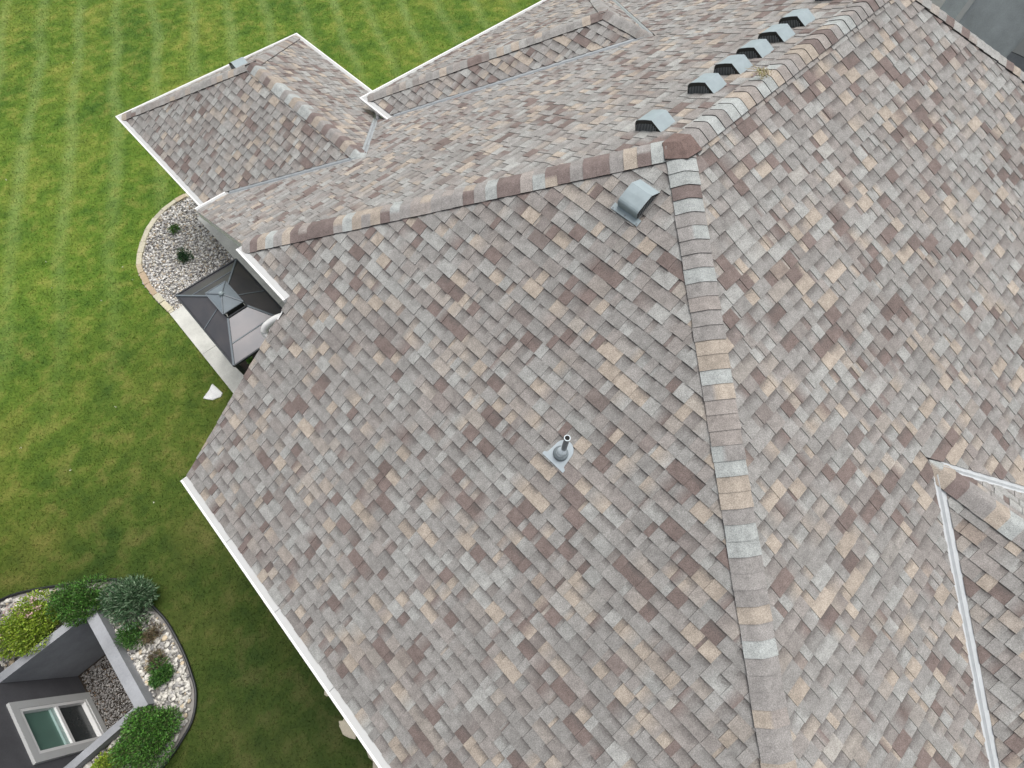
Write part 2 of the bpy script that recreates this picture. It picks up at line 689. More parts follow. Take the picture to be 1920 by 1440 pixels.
EXPO = 0.157
pieces = []                                             # (slope, verts, faces, fm, tone, band)
for key, (ub0, ub1, vb0, vb1), axis, region, _ in SLOPES:
    c0, ca, cb = PL[key]
    grad = math.hypot(ca, cb)
    cosn = 1 / math.sqrt(1 + grad * grad)
    N = normal(key)
    run = EXPO * cosn                                   # exposure measured in plan
    # downslope sign along the plan axis perpendicular to the courses
    if axis == 'v':
        sgn = -1 if ca > 0 else 1
        a0, a1 = vb0, vb1
        e0 = ub0 + 0.05 if sgn < 0 else ub1 - 0.05
        if key == 'F':
            e0 = -U2 - 0.02
        if key in ('W1',):
            e0 = -UW - 0.02
        length = ub1 - ub0
    else:
        sgn = -1 if cb > 0 else 1
        a0, a1 = ub0, ub1
        e0 = {'R': -VR - 0.02, 'B': V3 + 0.02, 'W3': VW + 0.02, 'D3': VD + 0.02}[key]
        length = vb1 - vb0
    ncourse = int(length / run) + 2
    for j in range(ncourse):
        lo = e0 - sgn * run * j                         # lower edge of the course (plan coordinate)
        hi = e0 - sgn * run * (j + 1)
        over = hi - sgn * 0.012                         # tucked a little under the course above
        a = a0 - random.random() * 0.4
        tooth = random.random() < 0.5
        prev = None
        while a < a1:
            w = random.choice((0.08, 0.10, 0.12, 0.14, 0.16, 0.18, 0.21, 0.25)) if tooth else random.choice((0.035, 0.07, 0.09, 0.12, 0.14, 0.17, 0.21))
            w *= random.uniform(0.9, 1.1)
            gap = 0.0006
            w0, w1 = a + gap, a + w - gap
            if tooth:
                h0, h1 = 0.0070, 0.0165
            else:
                h0, h1 = 0.0022, 0.0088
            if random.random() < 0.02:
                h1 += 0.004
            jl = random.uniform(-0.0025, 0.0025)
            quad = [(w0, lo + sgn * jl), (w1, lo + sgn * jl), (w1, over), (w0, over)]
            poly = [((y, x) if axis == 'v' else (x, y)) for x, y in quad]
            cu = sum(q[0] for q in poly) / 4
            cv = sum(q[1] for q in poly) / 4
            for hp in region(cu, cv):
                poly = clip(poly, hp)
                if len(poly) < 3:
                    break
            if len(poly) >= 3:
                ar = 0.5 * sum(poly[i][0] * poly[(i + 1) % len(poly)][1] - poly[(i + 1) % len(poly)][0] * poly[i][1] for i in range(len(poly)))
                if ar < 0:
                    poly.reverse()
                if abs(ar) > 2e-4:
                    n = len(poly)
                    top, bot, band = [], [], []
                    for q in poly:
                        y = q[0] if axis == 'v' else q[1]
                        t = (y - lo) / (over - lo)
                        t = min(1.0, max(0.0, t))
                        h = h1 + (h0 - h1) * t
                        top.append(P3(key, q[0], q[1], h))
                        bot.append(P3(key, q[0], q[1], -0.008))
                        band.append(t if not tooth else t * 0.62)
                    faces = [tuple(range(n))] + [(i, i + n, (i + 1) % n + n, (i + 1) % n) for i in range(n)]
                    yy = [(q[0] if axis == 'v' else q[1]) for q in poly]
                    fm = [0] + [1 if abs(yy[i] - lo) < 0.005 and abs(yy[(i + 1) % n] - lo) < 0.005 else 0 for i in range(n)]
                    same = prev is not None and random.random() < 0.12
                    tone = prev if same else pick_tone()
                    prev = tone
                    # some tabs drift from one granule drop to the next along their length
                    xx = [(q[1] if axis == 'v' else q[0]) for q in poly]
                    xm, xr = min(xx), max(max(xx) - min(xx), 1e-6)
                    other = pick_tone() if random.random() < 0.26 else tone
                    tc = [tuple(p_ + (q_ - p_) * ((x - xm) / xr) for p_, q_ in zip(tone, other)) for x in xx]
                    prev = other
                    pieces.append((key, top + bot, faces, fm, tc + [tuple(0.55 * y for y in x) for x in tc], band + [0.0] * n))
            a += w
            tooth = not tooth

# the three hundred that show largest in the picture become shingles of their own
score = []
for i, pc in enumerate(pieces):
    n = len(pc[5]) // 2
    pr = [px_of(q) for q in pc[1][:n]]
    if any(q is None for q in pr) or any(not (-6 < q[0] < 1030 and -6 < q[1] < 774) for q in pr):
        continue
    ar = abs(0.5 * sum(pr[k][0] * pr[(k + 1) % n][1] - pr[(k + 1) % n][0] * pr[k][1] for k in range(n)))
    score.append((ar, i))
score.sort(reverse=True)
single = set(i for a, i in score[:300])


def shingle_mesh(name, vs_, fs, fm, cols, band):
    me = bpy.data.meshes.new(name)
    me.from_pydata([tuple(v) for v in vs_], [], fs)
    me.materials.append(MAT['granule'])
    me.materials.append(MAT['asphalt'])
    me.polygons.foreach_set('material_index', fm)
    set_tone(me, cols, 'tone', 'POINT' if len(cols) == len(vs_) else 'FACE')
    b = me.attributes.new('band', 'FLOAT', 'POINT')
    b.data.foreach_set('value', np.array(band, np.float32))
    me.update()
    return me


fields = {}
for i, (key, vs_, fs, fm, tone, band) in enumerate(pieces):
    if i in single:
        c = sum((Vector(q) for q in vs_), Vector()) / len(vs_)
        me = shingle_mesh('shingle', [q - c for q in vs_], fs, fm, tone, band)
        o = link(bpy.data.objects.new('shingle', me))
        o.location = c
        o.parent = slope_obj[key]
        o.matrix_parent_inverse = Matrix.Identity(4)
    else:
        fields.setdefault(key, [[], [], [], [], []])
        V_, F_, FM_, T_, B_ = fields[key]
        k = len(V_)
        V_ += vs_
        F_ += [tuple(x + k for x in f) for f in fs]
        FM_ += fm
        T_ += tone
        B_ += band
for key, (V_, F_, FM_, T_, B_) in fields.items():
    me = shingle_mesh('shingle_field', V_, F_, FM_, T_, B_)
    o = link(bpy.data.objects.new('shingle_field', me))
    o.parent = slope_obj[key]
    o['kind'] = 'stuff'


# ---- hip and ridge caps
def cap_line(p, q, k1, k2, width=0.158, expo=0.150, label=None, uphill_first=True, h_lo=0.031, h_hi=0.021, tones=cap_tone):
    """p: upper end, q: lower end of the line; caps overlap downhill"""
    p, q = Vector(p), Vector(q)
    d = (q - p).normalized()
    L = (q - p).length
    n1, n2 = normal(k1), normal(k2)
    t1 = n1.cross(d)
    if t1.z > 0:
        t1 = -t1
    t2 = n2.cross(d)
    if t2.z > 0:
        t2 = -t2
    t1.normalize()
    t2.normalize()
    nc = (n1 + n2).normalized()
    base = MB()
    e = 0.06
    base.prism([p + t1 * e, p + nc * 0.012, p + t2 * e], d * L)
    board = base.build('ridge_line', MAT['felt'], house)
    if label:
        board['label'] = label
    n = max(1, int(round(L / expo)))
    ex = L / n
    for i in range(n):
        s0 = ex * i - 0.035
        s1 = ex * (i + 1) + random.uniform(-0.004, 0.004)
        s0 = max(s0, -0.02)
        wl = width * random.uniform(0.97, 1.03)
        prof = [(-1, 1.0), (-1, 0.45), (-1, 0.16), (0, 0.0), (1, 0.16), (1, 0.45), (1, 1.0)]
        vs_, fs, fm, cols, vc = [], [], [], [], []
        lift = random.uniform(-0.002, 0.004)
        m = len(prof)

        def row(s, h, edge_f):
            out = []
            for sd_, f in prof:
                if sd_ == 0:
                    out.append(p + d * s + nc * (h - 0.004))
                else:
                    tt, nn = (t1, n1) if sd_ < 0 else (t2, n2)
                    out.append(p + d * s + tt * (wl * f) + nn * (h if f < 0.9 else h * edge_f))
            return out
        tone = tones()
        tone2 = tones() if random.random() < 0.22 else tone
        cut = random.choice((2, 3, 4))
        top0, top1 = row(s0, h_hi, 0.92), row(s1, h_lo + lift, 0.92)
        vs_ += top0 + top1
        vc += [tone if k < cut else tone2 for k in range(m)] * 2
        for k in range(m - 1):
            fs.append((k, k + 1, m + k + 1, m + k))
            fm.append(0)

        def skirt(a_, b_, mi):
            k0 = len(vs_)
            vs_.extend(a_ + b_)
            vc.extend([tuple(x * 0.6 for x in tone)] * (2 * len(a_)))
            na = len(a_)
            for k in range(na - 1):
                fs.append((k0 + k, k0 + k + 1, k0 + na + k + 1, k0 + na + k))
                fm.append(mi)
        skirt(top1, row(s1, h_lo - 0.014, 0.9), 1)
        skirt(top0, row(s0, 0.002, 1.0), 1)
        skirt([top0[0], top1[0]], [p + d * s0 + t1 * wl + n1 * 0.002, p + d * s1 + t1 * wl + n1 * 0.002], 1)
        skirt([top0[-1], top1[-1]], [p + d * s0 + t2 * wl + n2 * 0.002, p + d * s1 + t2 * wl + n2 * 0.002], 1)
        c = sum(vs_, Vector()) / len(vs_)
        me = shingle_mesh('ridge_cap', [x - c for x in vs_], fs, fm, vc, [0.0] * len(vs_))
        me.polygons.foreach_set('use_smooth', [True] * (m - 1) + [False] * (len(fs) - m + 1))
        o = link(bpy.data.objects.new('ridge_cap', me))
        o.location = c
        o.parent = board


A3 = Vector((0, 0, ZA))
cap_line(A3, P3('F', -U2, -U2 * sF / sR), 'F', 'R', label='long hip running down between the two widest slopes')
cap_line(A3, P3('F', -U1, U1 * sF / sB), 'F', 'B', label='hip running left towards the gazebo side')
cap_line(P3('R', UR, 0), Vector((0.02, 0, ZA)), 'R', 'B', label='main ridge beside the row of box vents', h_hi=0.029, h_lo=0.037)
cap_line(P3('R', UR, 0), P3('R', UR + kR * VR, -VR), 'R', 'E', label='hip at the far end of the wide slope', tones=pick_tone)
cap_line(Vector((*JW1, zp('W1', *JW1))) + Vector((0, -0.06, 0)), P3('W1', *APW), 'W1', 'W2', label='ridge of the small wing')
cap_line(P3('W1', *APW), P3('W1', -UW, VW), 'W1', 'W3', label='near hip of the small wing', width=0.14, tones=pick_tone)
cap_line(P3('W2', *APW), P3('W2', uW + wr, VW), 'W2', 'W3', label='far hip of the small wing', width=0.14, tones=pick_tone)
cap_line(P3('D1', *JD) + Vector((0, -0.06, 0)), P3('D1', *APD), 'D1', 'D4', label='short ridge of the rear wing', tones=pick_tone)
cap_line(P3('D1', *APD), P3('D1', UD, VD), 'D1', 'D3', label='long hip of the rear wing', width=0.14, tones=pick_tone)
cap_line(P3('D3', *APD), P3('D3', UD + 2 * hd, VD), 'D3', 'D4', label='second hip of the rear wing', width=0.14, tones=pick_tone)
cap_line(Vector((*JG, zG)) + Vector((0, 0.07, 0.0)), Vector((UG, -8.9, zG)), 'G1', 'G2', label='ridge of the gable at the picture edge', width=0.17)


# ---- folded cap over the meeting of ridge and hips
ring = [P3('B', 0.16, 0.165, 0.046), P3('B', -0.07, 0.150, 0.050), P3('F', -0.185, 0.015, 0.050), P3('R', -0.075, -0.150, 0.050), P3('R', 0.16, -0.168, 0.046), Vector((0.16, 0, ZA + 0.046))]
mid = Vector((-0.01, 0, ZA + 0.053))
drop = [q - Vector((0, 0, 0.014)) for q in ring]
fs = [(i, (i + 1) % 6, 6) for i in range(6)] + [(i, 7 + i, 7 + (i + 1) % 6, (i + 1) % 6) for i in range(6)]
brown = (0.165, 0.120, 0.108)
sm_ = shingle_mesh('ridge_cap', ring + [mid] + drop, fs, [0] * 6 + [1] * 6, [brown] * 13, [0.0] * 13)
so = link(bpy.data.objects.new('ridge_cap', sm_))
so.parent = house
so['label'] = 'brown folded cap where the ridge meets both hips'


# ---- valley flashing
def valley(p, q, k1, k2, mat, w=0.105, label=None, ends=(0, 0)):
    p, q = Vector(p), Vector(q)
    d = (q - p).normalized()
    p = p + d * 0.10
    q = q + d * ends[1]
    n1, n2 = normal(k1), normal(k2)
    t1 = d.cross(n1)
    t2 = d.cross(n2)
    if t1.z < 0:
        t1 = -t1
    if t2.z < 0:
        t2 = -t2
    nc = (n1 + n2).normalized()
    prof = [t1 * w + n1 * 0.001, t1 * 0.022 + n1 * 0.004, nc * 0.030, t2 * 0.022 + n2 * 0.004, t2 * w + n2 * 0.001]
    vs_ = [e + x for e in (p, q) for x in prof] + [e + x - nc * 0.004 for e in (p, q) for x in prof]
    fs = []
    for b, rev in ((0, False), (10, True)):
        for i in range(4):
            f = (b + i, b + i + 1, b + 6 + i, b + 5 + i)
            fs.append(f[::-1] if rev else f)
    fs += [(0, 5, 15, 10), (4, 14, 19, 9)]
    o = mesh('valley_flashing', vs_, fs, mat, house)
    if label:
        o['label'] = label
    return o


def vline(k1, k2, v):
    c1, a1, b1 = PL[k1]
    c2, a2, b2 = PL[k2]
    u = ((c2 - c1) + (b2 - b1) * v) / (a1 - a2)
    return P3(k1, u, v)


valley(vline('W1', 'B', JW1[1]), vline('W1', 'B', V3), 'W1', 'B', MAT['valley'], label='grey metal valley on the near side of the small wing')
valley(vline('W2', 'B', JW1[1]), vline('W2', 'B', 6.95), 'W2', 'B', MAT['valley'], w=0.12, label='grey metal valley on the far side of the small wing')
valley(vline('D1', 'B', JD[1]), vline('D1', 'B', (ZA - zD) / sB), 'D1', 'B', MAT['valley'], label='long metal valley of the rear wing')
valley(vline('D4', 'B', JD[1]), vline('D4', 'B', (ZA - zD) / sB), 'D4', 'B', MAT['valley'], label='far metal valley of the rear wing')
valley(vline('G1', 'R', JG[1]), vline('G1', 'R', -8.4), 'G1', 'R', MAT['valley_pale'], w=0.095, label='pale metal valley left of the gable')
valley(vline('G2', 'R', JG[1]), vline('G2', 'R', -8.4), 'G2', 'R', MAT['valley_pale'], w=0.095, label='pale metal valley above the gable')


# ---- gutters
def gutter(p, q, out, label, miter0=0.0, miter1=0.0, w=0.135, seams=1.25, cap0=True, cap1=True):
    """p,q: ends of the roof edge, out: horizontal outward direction"""
    p, q, out = Vector(p), Vector(q), Vector(out)
    d = (q - p).normalized()
    z = Vector((0, 0, 1))
    outer = [(0.0, -0.150), (0.062, -0.150), (0.068, -0.085), (w, -0.040), (w, -0.006), (w - 0.006, 0.0), (w - 0.030, 0.0), (w - 0.030, -0.010), (w - 0.010, -0.012), (w - 0.010, -0.038), (0.060, -0.082), (0.055, -0.142), (0.006, -0.142), (0.006, -0.02), (0.0, -0.02)]
    vs_ = []
    for e, mt in ((p, -miter0), (q, miter1)):
        for x, y in outer:
            vs_.append(e + out * x + z * (y - 0.012) + d * (mt * x / w))
    n = len(outer)
    fs = [(i, (i + 1) % n, (i + 1) % n + n, i + n) for i in range(n)]
    g = mesh('gutter', vs_, fs, MAT['white'], house)
    g['label'] = label
    ends_ = []
    for e, mt, on in ((p, -miter0, cap0 and miter0 == 0), (q, miter1, cap1 and miter1 == 0)):
        if on:
            sg = -1 if e is p else 1
            t = MB()
            pts = [e + out * x + z * (y - 0.012) for x, y in ((-0.004, -0.152), (0.064, -0.152), (0.070, -0.086), (w + 0.002, -0.042), (w + 0.002, 0.002), (-0.004, 0.002))]
            t.prism(pts, d * (sg * 0.004))
            t.build('end_cap', MAT['white'], g)
    # perforated guard panels between roof edge and lip
    L = (q - p).length
    k = max(1, int(round(L / seams)))
    for i in range(k):
        s0, s1 = L * i / k + 0.003, L * (i + 1) / k - 0.003
        t = MB()
        x0, x1 = -0.03, w - 0.028
        m0 = -miter0 if i == 0 else 0.0
        m1 = miter1 if i == k - 1 else 0.0
        t.prism([p + d * (s0 + m0 * x0 / w) + out * x0 + z * -0.004, p + d * (s1 + m1 * x0 / w) + out * x0 + z * -0.004,
                 p + d * (s1 + m1 * x1 / w) + out * x1 + z * -0.014, p + d * (s0 + m0 * x1 / w) + out * x1 + z * -0.014], z * -0.003)
        t.build('gutter_guard', MAT['guard'], g)
    # fascia board behind
    t = MB()
    t.prism([p + z * -0.17, q + z * -0.17, q + z * -0.02, p + z * -0.02], out * -0.02)
    t.build('fascia', MAT['trim'], house)
    return g


GW = 0.135
zF2, zF1, zB3 = zp('F', -U2, 0), zp('F', -U1, 0), zp('B', 0, V3)
gutter((-U2, V1b, zF2), (-U2, -8.38, zF2), (-1, 0, 0), 'long white gutter along the low lawn-side eave')
gutter((-U1, U1 * sF / sB, zF1), (-U1, V1 + 0.02, zF1), (-1, 0, 0), 'short white gutter above the gazebo')
gutter((-U1, V3, zB3), (-3.08, V3, zB3), (0, 1, 0), 'very short white gutter at the corner by the gravel bed')
gutter((-UW, V3 + 0.16, zW), (-UW, VW, zW), (-1, 0, 0), 'white gutter on the near eave of the small wing', miter1=GW)
gutter((-UW, VW, zW), (uW + wr, VW, zW), (0, 1, 0), 'white gutter across the hip end of the small wing', miter0=GW, miter1=GW)
gutter((uW + wr, VW, zW), (uW + wr, vWe - 0.1, zW), (1, 0, 0), 'white gutter on the far eave of the small wing', miter0=GW)
gutter((UD, (ZA - zD) / sB + 0.03, zD), (UD, VD, zD), (-1, 0, 0), 'short white gutter return of the rear wing', miter1=GW)
gutter((UD, VD, zD), (UD + 2 * hd, VD, zD), (0, 1, 0), 'white gutter along the rear wing eave', miter0=GW)
gutter((uW + wr + 6, -VR, zp('R', 0, -VR)), (-3.4, -VR, zp('R', 0, -VR)), (0, -1, 0), 'white gutter on the hidden right-hand eave')


# ---- rake trim boards
def rake(p, q, out, label):
    p, q, out = Vector(p), Vector(q), Vector(out).normalized()
    t = MB()
    z = Vector((0, 0, 1))
    t.prism([p - z * 0.155, q - z * 0.155, q - z * 0.006, p - z * 0.006], out * 0.018)
    o = t.build('rake_trim', MAT['trim'], house)
    o['label'] = label


rake(P3('F', -U1, V1), P3('F', -U2, V1b), (-0.12, 1, 0), 'thin trim on the sloping edge beside the patio')
rake(P3('B', -U1, U1 * sF / sB), P3('B', -U1, V3), (-1, 0, 0), 'white trim on the sloping edge above the walkway')


# ---- walls under the roof
def wall(p, q, zt0, zt1, inward):
    p, q, inn = Vector((*p, 0)), Vector((*q, 0)), Vector((*inward, 0))
    t = MB()
    t.prism([p + Vector((0, 0, -0.4)), q + Vector((0, 0, -0.4)), q + Vector((0, 0, zt1)), p + Vector((0, 0, zt0))], inn * 0.14)
    return t.build('wall', MAT['stucco'], house)


zf = lambda u: zp('F', u, 0) - 0.17
zb = lambda v: zp('B', 0, v) - 0.17
wall((-5.95, 2.30), (-5.95, -8.0), zf(-5.95), zf(-5.95), (1, 0))
wall((-3.12, 2.30), (-5.95, 2.30), zf(-3.12), zf(-5.95), (0, -1))
wall((-3.10, 3.4), (-3.10, 2.30), zf(-3.10), zf(-3.10), (1, 0))
wall((-3.10, 6.9), (-3.10, 3.4), zb(6.9), zb(3.9), (1, 0))
wall((-2.90, 10.85), (-2.90, 6.9), 2.60, 2.60, (1, 0))
wall((0.55, 10.85), (-2.90, 10.85), 2.60, 2.60, (0, -1))
wall((0.55, 6.75), (0.55, 10.85), 2.60, 2.60, (-1, 0))
wall((6.4, 6.75), (0.55, 6.75), 3.3, 3.3, (0, -1))
wall((6.4, -8.0), (6.4, 6.75), 3.0, 3.0, (-1, 0))
wall((-5.95, -8.0), (6.4, -8.0), 2.8, 2.8, (0, 1))


# ---- downspouts
def arc_pts(pts, n=6):
    """smooth polyline through control points (Catmull-Rom)"""
    P = [Vector(q) for q in pts]
    P = [P[0] * 2 - P[1]] + P + [P[-1] * 2 - P[-2]]
    out = []
    for i in range(1, len(P) - 2):
        for k in range(n):
            t = k / n
            a, b, c, d = P[i - 1], P[i], P[i + 1], P[i + 2]
            out.append(0.5 * ((2 * b) + (c - a) * t + (2 * a - 5 * b + 4 * c - d) * t * t + (3 * b - a - 3 * c + d) * t ** 3))
    out.append(P[-2])
    return out


def downspout(pts, r, label):
    t = MB()
    path = arc_pts(pts, 7)
    t.tube(path, r, 12, caps=False)
    o = t.build('downspout', MAT['white'], house, smooth=True)
    o['label'] = label
    d = (path[-1] - path[-2]).normalized()
    t = MB()
    t.tube([path[-1] - d * 0.05, path[-1] - d * 0.012], r * 0.93, 12)
    t.build('spout_opening', MAT['black'], o)
    return o


downspout([(-3.72, 2.86, 4.10), (-3.85, 3.00, 4.02), (-4.00, 3.24, 3.98), (-4.20, 3.40, 3.82), (-4.296, 3.43, 3.70), (-4.300, 3.375, 3.61), (-4.290, 3.30, 3.575)], 0.056, 'white curved downspout elbow at the end of the short gutter')
downspout([(UD - 0.05, 6.78, 3.38), (UD - 0.06, 6.76, 3.28), (UD - 0.14, 6.72, 3.24), (UD - 0.22, 6.74, 3.22)], 0.042, 'small white elbow under the rear wing corner')
t = MB()
t.tube([(-5.98, 1.95, 2.75), (-5.98, 1.95, 0.1)], 0.04, 10)
t.build('downspout', MAT['white'], house, smooth=True)


# ------------------------------------------------------------------ roof vents
VENT_GROUP = 'slant-back metal box vents'


def vent_proto():
    """local frame: x across, y downslope, z off the roof; back edge at y=0"""
    root = empty('roof_vent')
    w = 0.135
    prof = [(0.0, 0.0), (0.115, 0.128), (0.20, 0.133), (0.295, 0.130), (0.318, 0.126), (0.336, 0.117), (0.348, 0.104), (0.356, 0.086), (0.362, 0.04), (0.366, 0.0)]
    n = len(prof)
    vs_ = [(-w, y, z) for y, z in prof] + [(w, y, z) for y, z in prof]
    fs = [(i, i + n, i + 1 + n, i + 1) for i in range(n - 1)]
    # rim so that the sheet has a thickness at the louvred sides
    for s in (-1, 1):
        b = len(vs_)
        vs_ += [(s * w, y, z) for y, z in prof] + [(s * w, 0.012 + y * 0.955, max(0.0, z - 0.010)) for y, z in prof]
        for i in range(n - 1):
            f = (b + i, b + i + 1, b + n + i + 1, b + n + i)
            fs.append(f if s < 0 else f[::-1])
    hood = mesh('hood', vs_, fs, [MAT['vent'], MAT['louver']], root, fm=[0] * (n - 1) + [1] * (2 * (n - 1)), local=True)
    me = hood.data
    for pl in me.polygons:
        pl.use_smooth = False
    for s in (-1, 1):
        t = MB()
        inner = [(0.016, 0.002)] + [(0.012 + y * 0.955, z - 0.010) for y, z in prof[1:-1]] + [(0.36, 0.002)]
        x = s * (w - 0.006)
        t.prism([(x, y, z) for y, z in inner], (-s * 0.004, 0, 0))
        lv = t.build('louver_grille', MAT['louver'], root, local=True)
        sl = MB()
        for k in range(15):
            y = 0.035 + k * 0.0215
            top = np.interp(y, [q[0] for q in prof], [q[1] for q in prof]) - 0.045
            if top > 0.02:
                sl.box((min(x, x + s * 0.004), y, 0.004), (max(x, x + s * 0.004), y + 0.008, top))
        sl.build('slat', MAT['pipe'], lv, local=True)
    t = MB()
    t.box((-0.185, 0.350, 0.016), (0.185, 0.425, 0.021))
    t.build('flange', MAT['vent'], root, local=True)
    for x, y in ((-0.165, 0.408), (0.0, 0.405), (0.165, 0.408)):
        t = MB()
        t.tube([(x, y, 0.018), (x, y, 0.024)], 0.011, 8)
        t.build('nail_head', MAT['pipe'], root, local=True)
    return root


def copy_tree(o, parent=None):
    c = o.copy()
    COL.objects.link(c)
    c.parent = parent
    for ch in o.children:
        copy_tree(ch, c)
    return c


def place_vent(root, key, u, v, label):
    """u,v: plan position of the middle of the back (upslope) edge"""
    N = normal(key)
    c, a, b = PL[key]
    down = (Vector((-a, -b, -(a * a + b * b)))).normalized()
    x = down.cross(N)
    m = Matrix((x, down, N)).transposed().to_4x4()
    m.translation = P3(key, u, v, 0.006)
    root.matrix_world = m
    root.location = m.translation
    root.rotation_euler = m.to_euler()
    tag(root, label, 'roof vent', VENT_GROUP)


vp_ = vent_proto()
VENTS = [
    ('B', 0.372, 0.375, 'grey box vent standing alone left of the row, nearest the hip peak'),
    ('B', 1.375, 0.372, 'grey box vent at the near end of the close row along the ridge'),
    ('B', 1.925, 0.372, 'second grey box vent of the close row, counted from the hip peak'),
    ('B', 2.410, 0.372, 'middle grey box vent of the close row of five along the ridge'),
    ('B', 2.915, 0.375, 'fourth grey box vent of the close row, counted from the hip peak'),
    ('B', 3.440, 0.385, 'grey box vent at the far end of the close row of five'),
    ('B', 4.43, 0.40, 'grey box vent cut off by the top edge of the picture'),
    ('F', -0.437, -0.034, 'grey box vent with bare front flange just below the hip peak'),
    ('W3', uW - 0.10, VW - wv + 0.30, 'grey box vent on the hip end of the small wing over the lawn'),
]
for i, (k, u, v, lab) in enumerate(VENTS):
    vt = vp_ if i == 0 else copy_tree(vp_)
    place_vent(vt, k, u, v, lab)
    if k == 'B' and i > 0:                               # here the flange lies under the shingles
        for ch in list(vt.children):
            if ch.name.split('.')[0] in ('flange', 'nail_head'):
                bpy.data.objects.remove(ch)
for ch in list(vp_.children):
    if ch.name.split('.')[0] in ('flange', 'nail_head'):
        bpy.data.objects.remove(ch)

# ------------------------------------------------------------------ plumbing vent pipe
pb = P3('F', -2.837, -1.209)
pipe = empty('vent_pipe', pb)
tag(pipe, 'grey plumbing vent pipe with pale metal flashing in the middle of the slope', 'vent pipe')
NF = normal('F')
dF = Vector((-1, 0, -sF)).normalized()
vF = Vector((0, 1, 0))
t = MB()
t.tube([pb + Vector((0, 0, -0.05)), pb + Vector((0, 0, 0.405))], 0.030, 18)
t.build('pipe', MAT['pipe'], pipe, smooth=False)
t = MB()
t.tube([pb + Vector((0, 0, 0.404)), pb + Vector((0, 0, 0.409))], 0.0345, 18)
t.build('pipe_rim', MAT['vent_pale'], pipe)
t = MB()
t.tube([pb + Vector((0, 0, 0.36)), pb + Vector((0, 0, 0.411))], 0.0255, 18)
t.build('pipe_opening', MAT['black'], pipe)
t = MB()
arch = [(-0.155, 0.172), (0.155, 0.172), (0.155, 0.140), (0.122, 0.118), (0.112, 0.02)]
arch += [(0.108 * math.cos(a), -0.02 - 0.108 * math.sin(a)) for a in np.linspace(0.1, math.pi - 0.1, 9)]
arch += [(-0.112, 0.02), (-0.122, 0.118), (-0.155, 0.140)]
pts = [pb + vF * x + dF * y + NF * 0.024 for x, y in arch]
t.prism(pts, NF * -0.010)
t.build('flashing', MAT['vent_pale'], pipe)
t = MB()
t.tube([pb + NF * 0.012 + dF * 0.03, pb + NF * 0.05 + dF * 0.02, pb + NF * 0.066 + dF * 0.012], [0.090, 0.078, 0.052], 24)
t.build('flashing_dome', MAT['rubber'], pipe, smooth=False)
t = MB()
t.tube([pb + NF * 0.055, pb + NF * 0.078, pb + NF * 0.095], [0.054, 0.050, 0.034], 20)
t.build('collar', MAT['vent_pale'], pipe, smooth=True)

# ------------------------------------------------------------------ ground
HOLE = (-11.60, -9.668, 1.44, 3.33)
b = MB()
X0, X1, Y0, Y1 = -260, 260, -260, 260
h0, h1, h2, h3 = HOLE
for (xa, xb, ya, yb) in ((X0, h0, Y0, Y1), (h1, X1, Y0, Y1), (h0, h1, Y0, h2), (h0, h1, h3, Y1)):
    b.add([(xa, ya, 0), (xb, ya, 0), (xb, yb, 0), (xa, yb, 0)], [(0, 1, 2, 3)])
tag(b.build('lawn', MAT['grass']), 'striped mown green lawn around the house', kind='structure')


def in_poly(x, y, poly):
    r = np.zeros(len(x), bool)
    n = len(poly)
    for i in range(n):
        (x0, y0), (x1, y1) = poly[i], poly[(i + 1) % n]
        if y0 == y1:
            continue
        c = ((y0 > y) != (y1 > y)) & (x < (x1 - x0) * (y - y0) / (y1 - y0) + x0)
        r ^= c
    return r


def smooth_line(pts, n=6):
    return [(q.x, q.y) for q in arc_pts([(x, y, 0) for x, y in pts], n)]


# gravel bed beside the patio
bed_out = smooth_line([(-3.051, 11.74), (-3.324, 11.885), (-3.722, 11.875), (-4.207, 11.74), (-4.715, 11.413), (-5.154, 10.904), (-5.431, 10.447), (-5.534, 10.033), (-5.579, 9.599), (-5.569, 9.037), (-5.525, 8.50)], 5)
bed_poly = bed_out + [(-5.25, 8.50), (-3.54, 8.50), (-3.54, 10.86), (-2.9, 10.86), (-2.9, 11.6)]
# planting bed round the window well
bed2_out = smooth_line([(-13.2, 5.2), (-12.0, 5.0), (-10.804, 4.798), (-10.198, 4.504), (-9.246, 3.804), (-9.052, 3.578), (-8.89, 3.05), (-8.805, 2.679), (-8.758, 2.303), (-8.78, 1.729), (-8.848, 1.28), (-8.933, 0.975), (-9.137, 0.69), (-9.41, 0.541), (-9.802, 0.42), (-11.0, 0.2), (-13.2, 0.1)], 4)
PATIO = [(-5.528, 4.2), (-5.528, 8.50), (-3.40, 8.50), (-3.40, 4.2)]
WALK = [(-3.54, 8.50), (-3.54, 10.86), (-3.0, 10.86), (-3.0, 8.50)]
WELL_OUT = (-11.13, -9.487, 1.32, 3.474)
HOUSE_FOOT = [(-5.95, -9), (-5.95, 2.3), (-3.36, 2.3), (-3.36, 6.9), (-3.12, 6.9), (-3.12, 10.85), (0.55, 10.85), (0.55, 6.75), (9, 6.75), (9, -9)]


def sheet(name, poly, z, mat, label, kind='structure'):
    o = mesh(name, [(x, y, z) for x, y in poly], [tuple(range(len(poly)))], mat)
    bm_n = o.data.polygons[0].normal
    if bm_n.z < 0:
        o.data.flip_normals()
    return tag(o, label, kind=kind)


sheet('gravel_bed', bed_poly, 0.012, MAT['fabric'], 'ground of the gravel bed beside the patio')
# the second bed is cut round the well
bl = []
for x, y in bed2_out:
    bl.append((x, y))
b2 = bl + [(-13.2, 1.30), (WELL_OUT[1] + 0.004, 1.30), (WELL_OUT[1] + 0.004, 3.49), (-13.2, 3.49)]
sheet('planting_bed', b2, 0.012, MAT['fabric'], 'ground of the planting bed round the window well')

